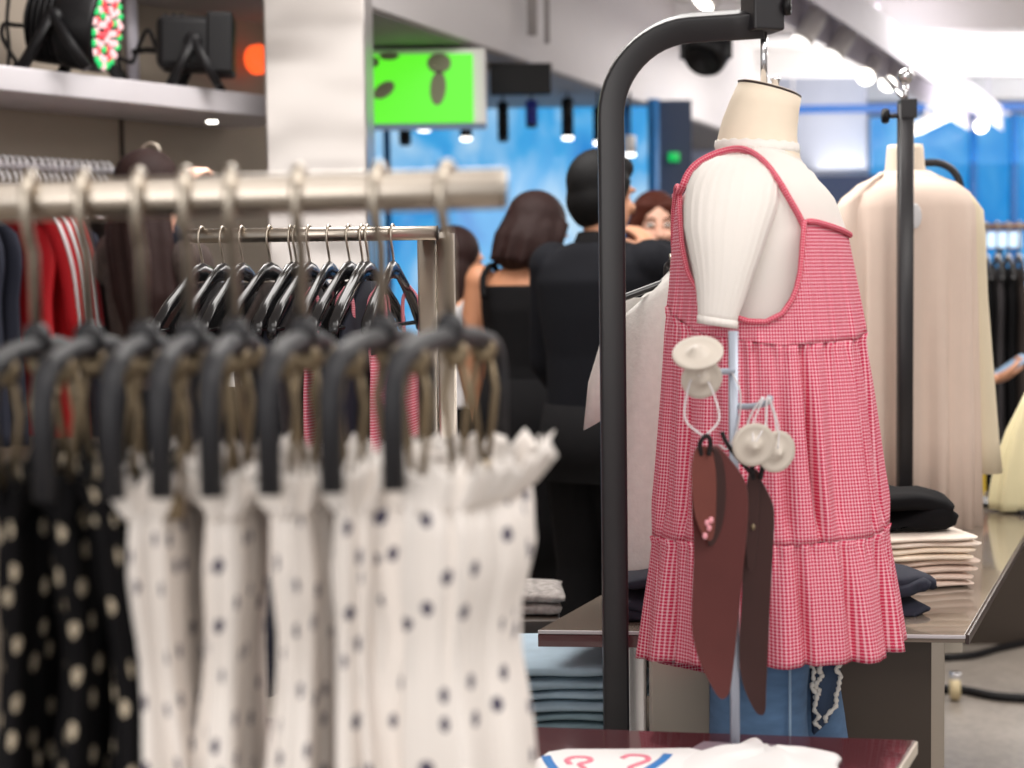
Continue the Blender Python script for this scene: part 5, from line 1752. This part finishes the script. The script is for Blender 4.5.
def ringb(py, c, h, hy, dy=0.0, n=120, fold=0.0, ph=0.0):
    q = at(c, py, BD); a = h / PX2
    return [V((q.x + (a + fold * math.sin(13 * t + ph) + fold * .6 * math.sin(23 * t)) * math.cos(t), BD + dy + (hy + fold * math.sin(13 * t + ph) + fold * .6 * math.sin(23 * t + 1)) * math.sin(t), q.z)) for t in [2 * PI * j / n for j in range(n)]]


m2 = thing('mannequin', 'cream bust form inside the long cream blouse on the right', 'mannequin', at(905, 300, BD))
MB().loft([ringb(215, 905, 40, .08, n=40), ringb(192, 905, 30, .06, n=40), ringb(180, 905, 22, .055, n=40), ringb(165, 905, 19, .05, n=40), ringb(150, 905, 18, .047, n=40), ringb(145, 905, 17, .045, n=40)]).build('neck_form', M['linen'], m2)
MB().tube([at(905, 147, BD), at(905, 90, BD)], .006, 10).build('suspension_rod', M['chrome'], m2)
bl_ = thing('long_blouse', 'long cream long sleeved blouse on the second bust form at the right', 'blouse', at(910, 330, BD))
rg = [ringb(172, 905, 24, .062), ringb(178, 906, 34, .075), ringb(184, 907, 48, .10), ringb(194, 908, 60, .13), ringb(210, 909, 66, .14), ringb(250, 909, 66, .145, fold=.004), ringb(330, 909, 66, .15, fold=.009), ringb(430, 909, 67, .155, fold=.012), ringb(525, 908, 68, .16, fold=.014, ph=.3)]
MB().loft(rg, True, False).build('body_cloth', M['cream_blouse'], bl_, solid=.002)
for sgn in (-1, 1):
    if sgn > 0: sl = [(186, 952, 20), (200, 962, 21), (240, 967, 18), (300, 970, 17), (380, 976, 17), (440, 981, 18), (472, 983, 19)]
    else: sl = [(186, 862, 20), (200, 853, 20), (240, 850, 17), (300, 851, 16), (380, 853, 16), (440, 854, 17), (472, 855, 18)]
    r2 = []
    for py, c_, h in sl:
        q = at(c_, py, BD - .02); a = h / PX2
        r2.append([V((q.x + a * math.cos(t) * (1 + .04 * math.sin(5 * t + py)), BD - .02 + .05 * math.sin(t), q.z + (.03 * -sgn * math.cos(t) if py < 210 else 0))) for t in [2 * PI * j / 36 for j in range(36)]])
    MB().loft(r2, True, True).build('sleeve', mat('cream yellow crepe', rgb(228, 214, 186), .85, var=.04) if sgn > 0 else M['cream_blouse'], bl_)
MB().ell(at(915, 216, BD - .145), (.016, .004, .030)).build('back_label', M['white_cloth'], bl_)
# its black stand
SY = 3.75
sb = at(904.5, 505, SY); st_ = at(903.5, 104, SY)
s2 = thing('display_stand', 'black square post stand with side knob and chrome finial in front of the cream blouse', 'display stand', (sb.x, SY, BZ))
MB().tube([(sb.x, SY, BZ), (sb.x, SY, 1.2), (sb.x, SY, st_.z)], 0, 16, sq=(.034, .034)).build('post', M['black_metal'], s2)
MB().box((sb.x, SY, BZ + .006), (.22, .22, .012)).build('base_plate', M['black_metal'], s2, bevel=.002)
MB().box((sb.x + .004, SY, st_.z - .012), (.038, .038, .045)).build('clamp_collar', M['black_metal'], s2, bevel=.003)
kq = at(884, 116, SY)
MB().tube([kq, V((sb.x, SY, kq.z))], .006, 10).build('knob_stem', M['black_metal'], s2)
MB().lathe(kq + V((.01, 0, 0)), (-1, 0, 0), [(0, 0), (.016, 0), (.0185, .006), (.016, .014), (0, .016)], 18).build('clamp_knob', M['black_plastic'], s2)
q = at(904.5, 76, SY)
MB().tube([V((sb.x, SY, st_.z)), V((sb.x, SY, q.z - .014))], .007, 12).build('finial_stem', M['chrome'], s2)
MB().ell(V((sb.x, SY, q.z)), (.018, .018, .020)).build('finial', M['chrome'], s2)
MB().tube([V((sb.x, SY, at(0, 112, SY).z)), V((sb.x, BD, at(0, 90, BD).z))], .006, 10).build('rear_arm', M['chrome'], s2)
# black arc of another stand behind the blouse shoulder
AY = 4.25
pts = [at(920, 163, AY), at(938, 163, AY), at(950, 168, AY), at(958, 178, AY), at(961, 192, AY), at(962, 220, AY), at(963, 330, AY)]
ab = thing('display_stand', 'thin black curved stand arm behind the right shoulder of the cream blouse', 'display stand', (pts[-1].x, AY, BZ))
sp_ = spline(pts, 6)
MB().tube(sp_ + [V((pts[-1].x, AY, .9)), V((pts[-1].x, AY, BZ))], .010, 12).build('curved_post', M['black_metal'], ab)
MB().box((pts[-1].x, AY, BZ + .006), (.16, .14, .012)).build('base_plate', M['black_metal'], ab, bevel=.002)

# ================================================================== right hand clothes rail and black clothes
RY2 = 6.7
r0 = at(972, 227, RY2); r1 = at(1060, 227, RY2)
zr = r0.z
rr_ = thing('clothing_rack', 'brown toned clothes rail with black clothes at the right edge', 'clothing rack', (r1.x, RY2, 0))
MB().tube([(r0.x, RY2, zr), (r1.x + .5, RY2, zr)], .014, 14).build('rail', mat('bronze rail', rgb(170, 140, 124), .35, .8), rr_)
for x in (r0.x + .01, r1.x + .48):
    MB().tube([(x, RY2, .02), (x, RY2, zr)], .013, 12).build('post', M['black_metal'], rr_)
    MB().box((x, RY2, .012), (.06, .5, .024)).build('foot', M['black_metal'], rr_, bevel=.002)
hp2 = None
for i in range(4):
    px = 986 + i * 11
    o = V((at(px, 227, RY2).x, RY2, zr))
    lb = ['black garment at the left end of the bronze rail', 'second black garment on the bronze rail, beside the left end one', 'third dark garment from the left end of the bronze rail', 'dark brownish garment at the frame edge on the bronze rail'][min(i, 3)]
    h_ = thing('suit_hanger', 'black hanger on the bronze rail at the right edge', 'hanger', o, 'hangers on the bronze rail')
    MB().tube([o + V((.0, .02, -.005)), o + V((0, .014, .014)), o + V((0, 0, .02)), o + V((0, -.014, .014)), o + V((0, -.02, 0)), o + V((0, 0, -.04)), o + V((0, 0, -.12))], .004, 8).build('hook', M['hook_steel'], h_)
    MB().tube(spline([o + V((-.03, -.18, -.22)), o + V((0, 0, -.12)), o + V((.03, .18, -.22))], 5), .010, 8).build('shoulder_bar', M['black_gloss'], h_)
    hung_top(o, math.radians(12), [M['black_cloth'], M['charcoal_cloth'], M['black_cloth'], M['dark_brown']][i % 4], 'hanging_garment', lb, 'top', 'dark clothes on the bronze rail', wy=.2, zs_=-.17, bot=-1.25, thick=.055, seed=70 + i)
lc = at(1002, 240, 7.2)
lw = thing('light_box', 'pale lit panel seen under the bronze rail above the black clothes', 'light', lc)
MB().box(lc, (.17, .03, .075)).build('casing', M['fixture_white'], lw, bevel=.004)
MB().box(lc - V((0, .017, 0)), (.155, .006, .062)).build('diffuser', emis('cool lit panel', rgb(205, 232, 255), 1.6), lw, smooth=False)
MB().tube([lc + V((0, .02, 0)), V((lc.x, lc.y + .02, .02))], .01, 8).build('stem', M['black_metal'], lw)
# pale yellow skirt on a stand at the right edge
YY = 4.1
ys_ = thing('satin_skirt', 'pale yellow satin skirt hanging at the right edge', 'skirt', at(1010, 400, YY))
rg = []
for py, c_, h in ((392, 1040, 14), (405, 1038, 18), (430, 1036, 28), (460, 1034, 36), (485, 1032, 39), (500, 1031, 40), (509, 1031, 39)):
    q = at(c_, py, YY); a = h * YY / FPX
    rg.append([V((q.x + a * (1 + .07 * math.sin(7 * t)) * math.cos(t), YY + .6 * a * (1 + .10 * math.sin(7 * t + .5)) * math.sin(t), q.z + .012 * math.sin(3 * t) * (py > 495) * 0)) for t in [2 * PI * j / 80 for j in range(80)]])
MB().loft(rg).build('skirt_cloth', M['pale_yellow'], ys_)
q = at(1040, 392, YY)
ysn = thing('display_stand', 'thin stand standing on the taupe table inside the pale yellow skirt', 'display stand', (q.x, YY, BZ))
MB().tube([(q.x, YY + .0, q.z + .10), (q.x, YY, BZ)], .009, 10).build('post', M['black_metal'], ysn)
MB().box((q.x, YY, BZ + .006), (.14, .14, .012)).build('base_plate', M['black_metal'], ysn, bevel=.002)
# mustard cloth showing below the blouse sleeve
hung_top(at(975, 420, 4.9), .2, M['yellow'], 'hanging_garment', 'mustard yellow garment peeking out below the cream sleeve', 'top', None, wy=.06, zs_=-.02, bot=-.52, thick=.06, seed=90)

# ================================================================== floor things at the right
cable([onz(945, 658, .012), onz(975, 655, .012), onz(1000, 648, .012), onz(1040, 640, .012)], .014, 'black cable on the concrete floor, the farther one at the right')
cable([onz(925, 690, .012), onz(960, 690, .012), onz(1000, 697, .012), onz(1060, 700, .012)], .016, 'black cable on the concrete floor, the nearer one at the right')
yb = onz(956, 700, 0)
cs = thing('caster', 'small cream caster wheel on the floor beside the chrome table leg', 'wheel', yb)
MB().lathe(yb + V((-.02, 0, .038)), (1, -.2, 0), [(0, 0), (.03, 0), (.036, .006), (.036, .026), (.03, .032), (0, .032)], 20).build('tyre', mat('cream rubber', rgb(208, 190, 150), .6), cs)
MB().box(yb + V((-.003, -.004, .075)), (.03, .03, .03)).build('fork', M['chrome'], cs, bevel=.003)
# dark kick board and counter beyond
kb0 = onz(960, 648, 0); kb1 = onz(1060, 645, 0)
kx = MB().box((kb0.x + .9, kb0.y + .25, .20), (2.0, .4, .40))
tag(kx.build('counter_base', M['panel_brown'], bevel=.004), 'low dark brown counter base at the back right floor', 'counter')
pbx = onz(936, 652, 0)
tag(MB().box((at(952, 620, 3.35).x, 3.38, .62), (.05, .05, .14)).build('table_block', M['panel_beige'], bevel=.003), 'beige block under the right corner of the taupe table', 'block')
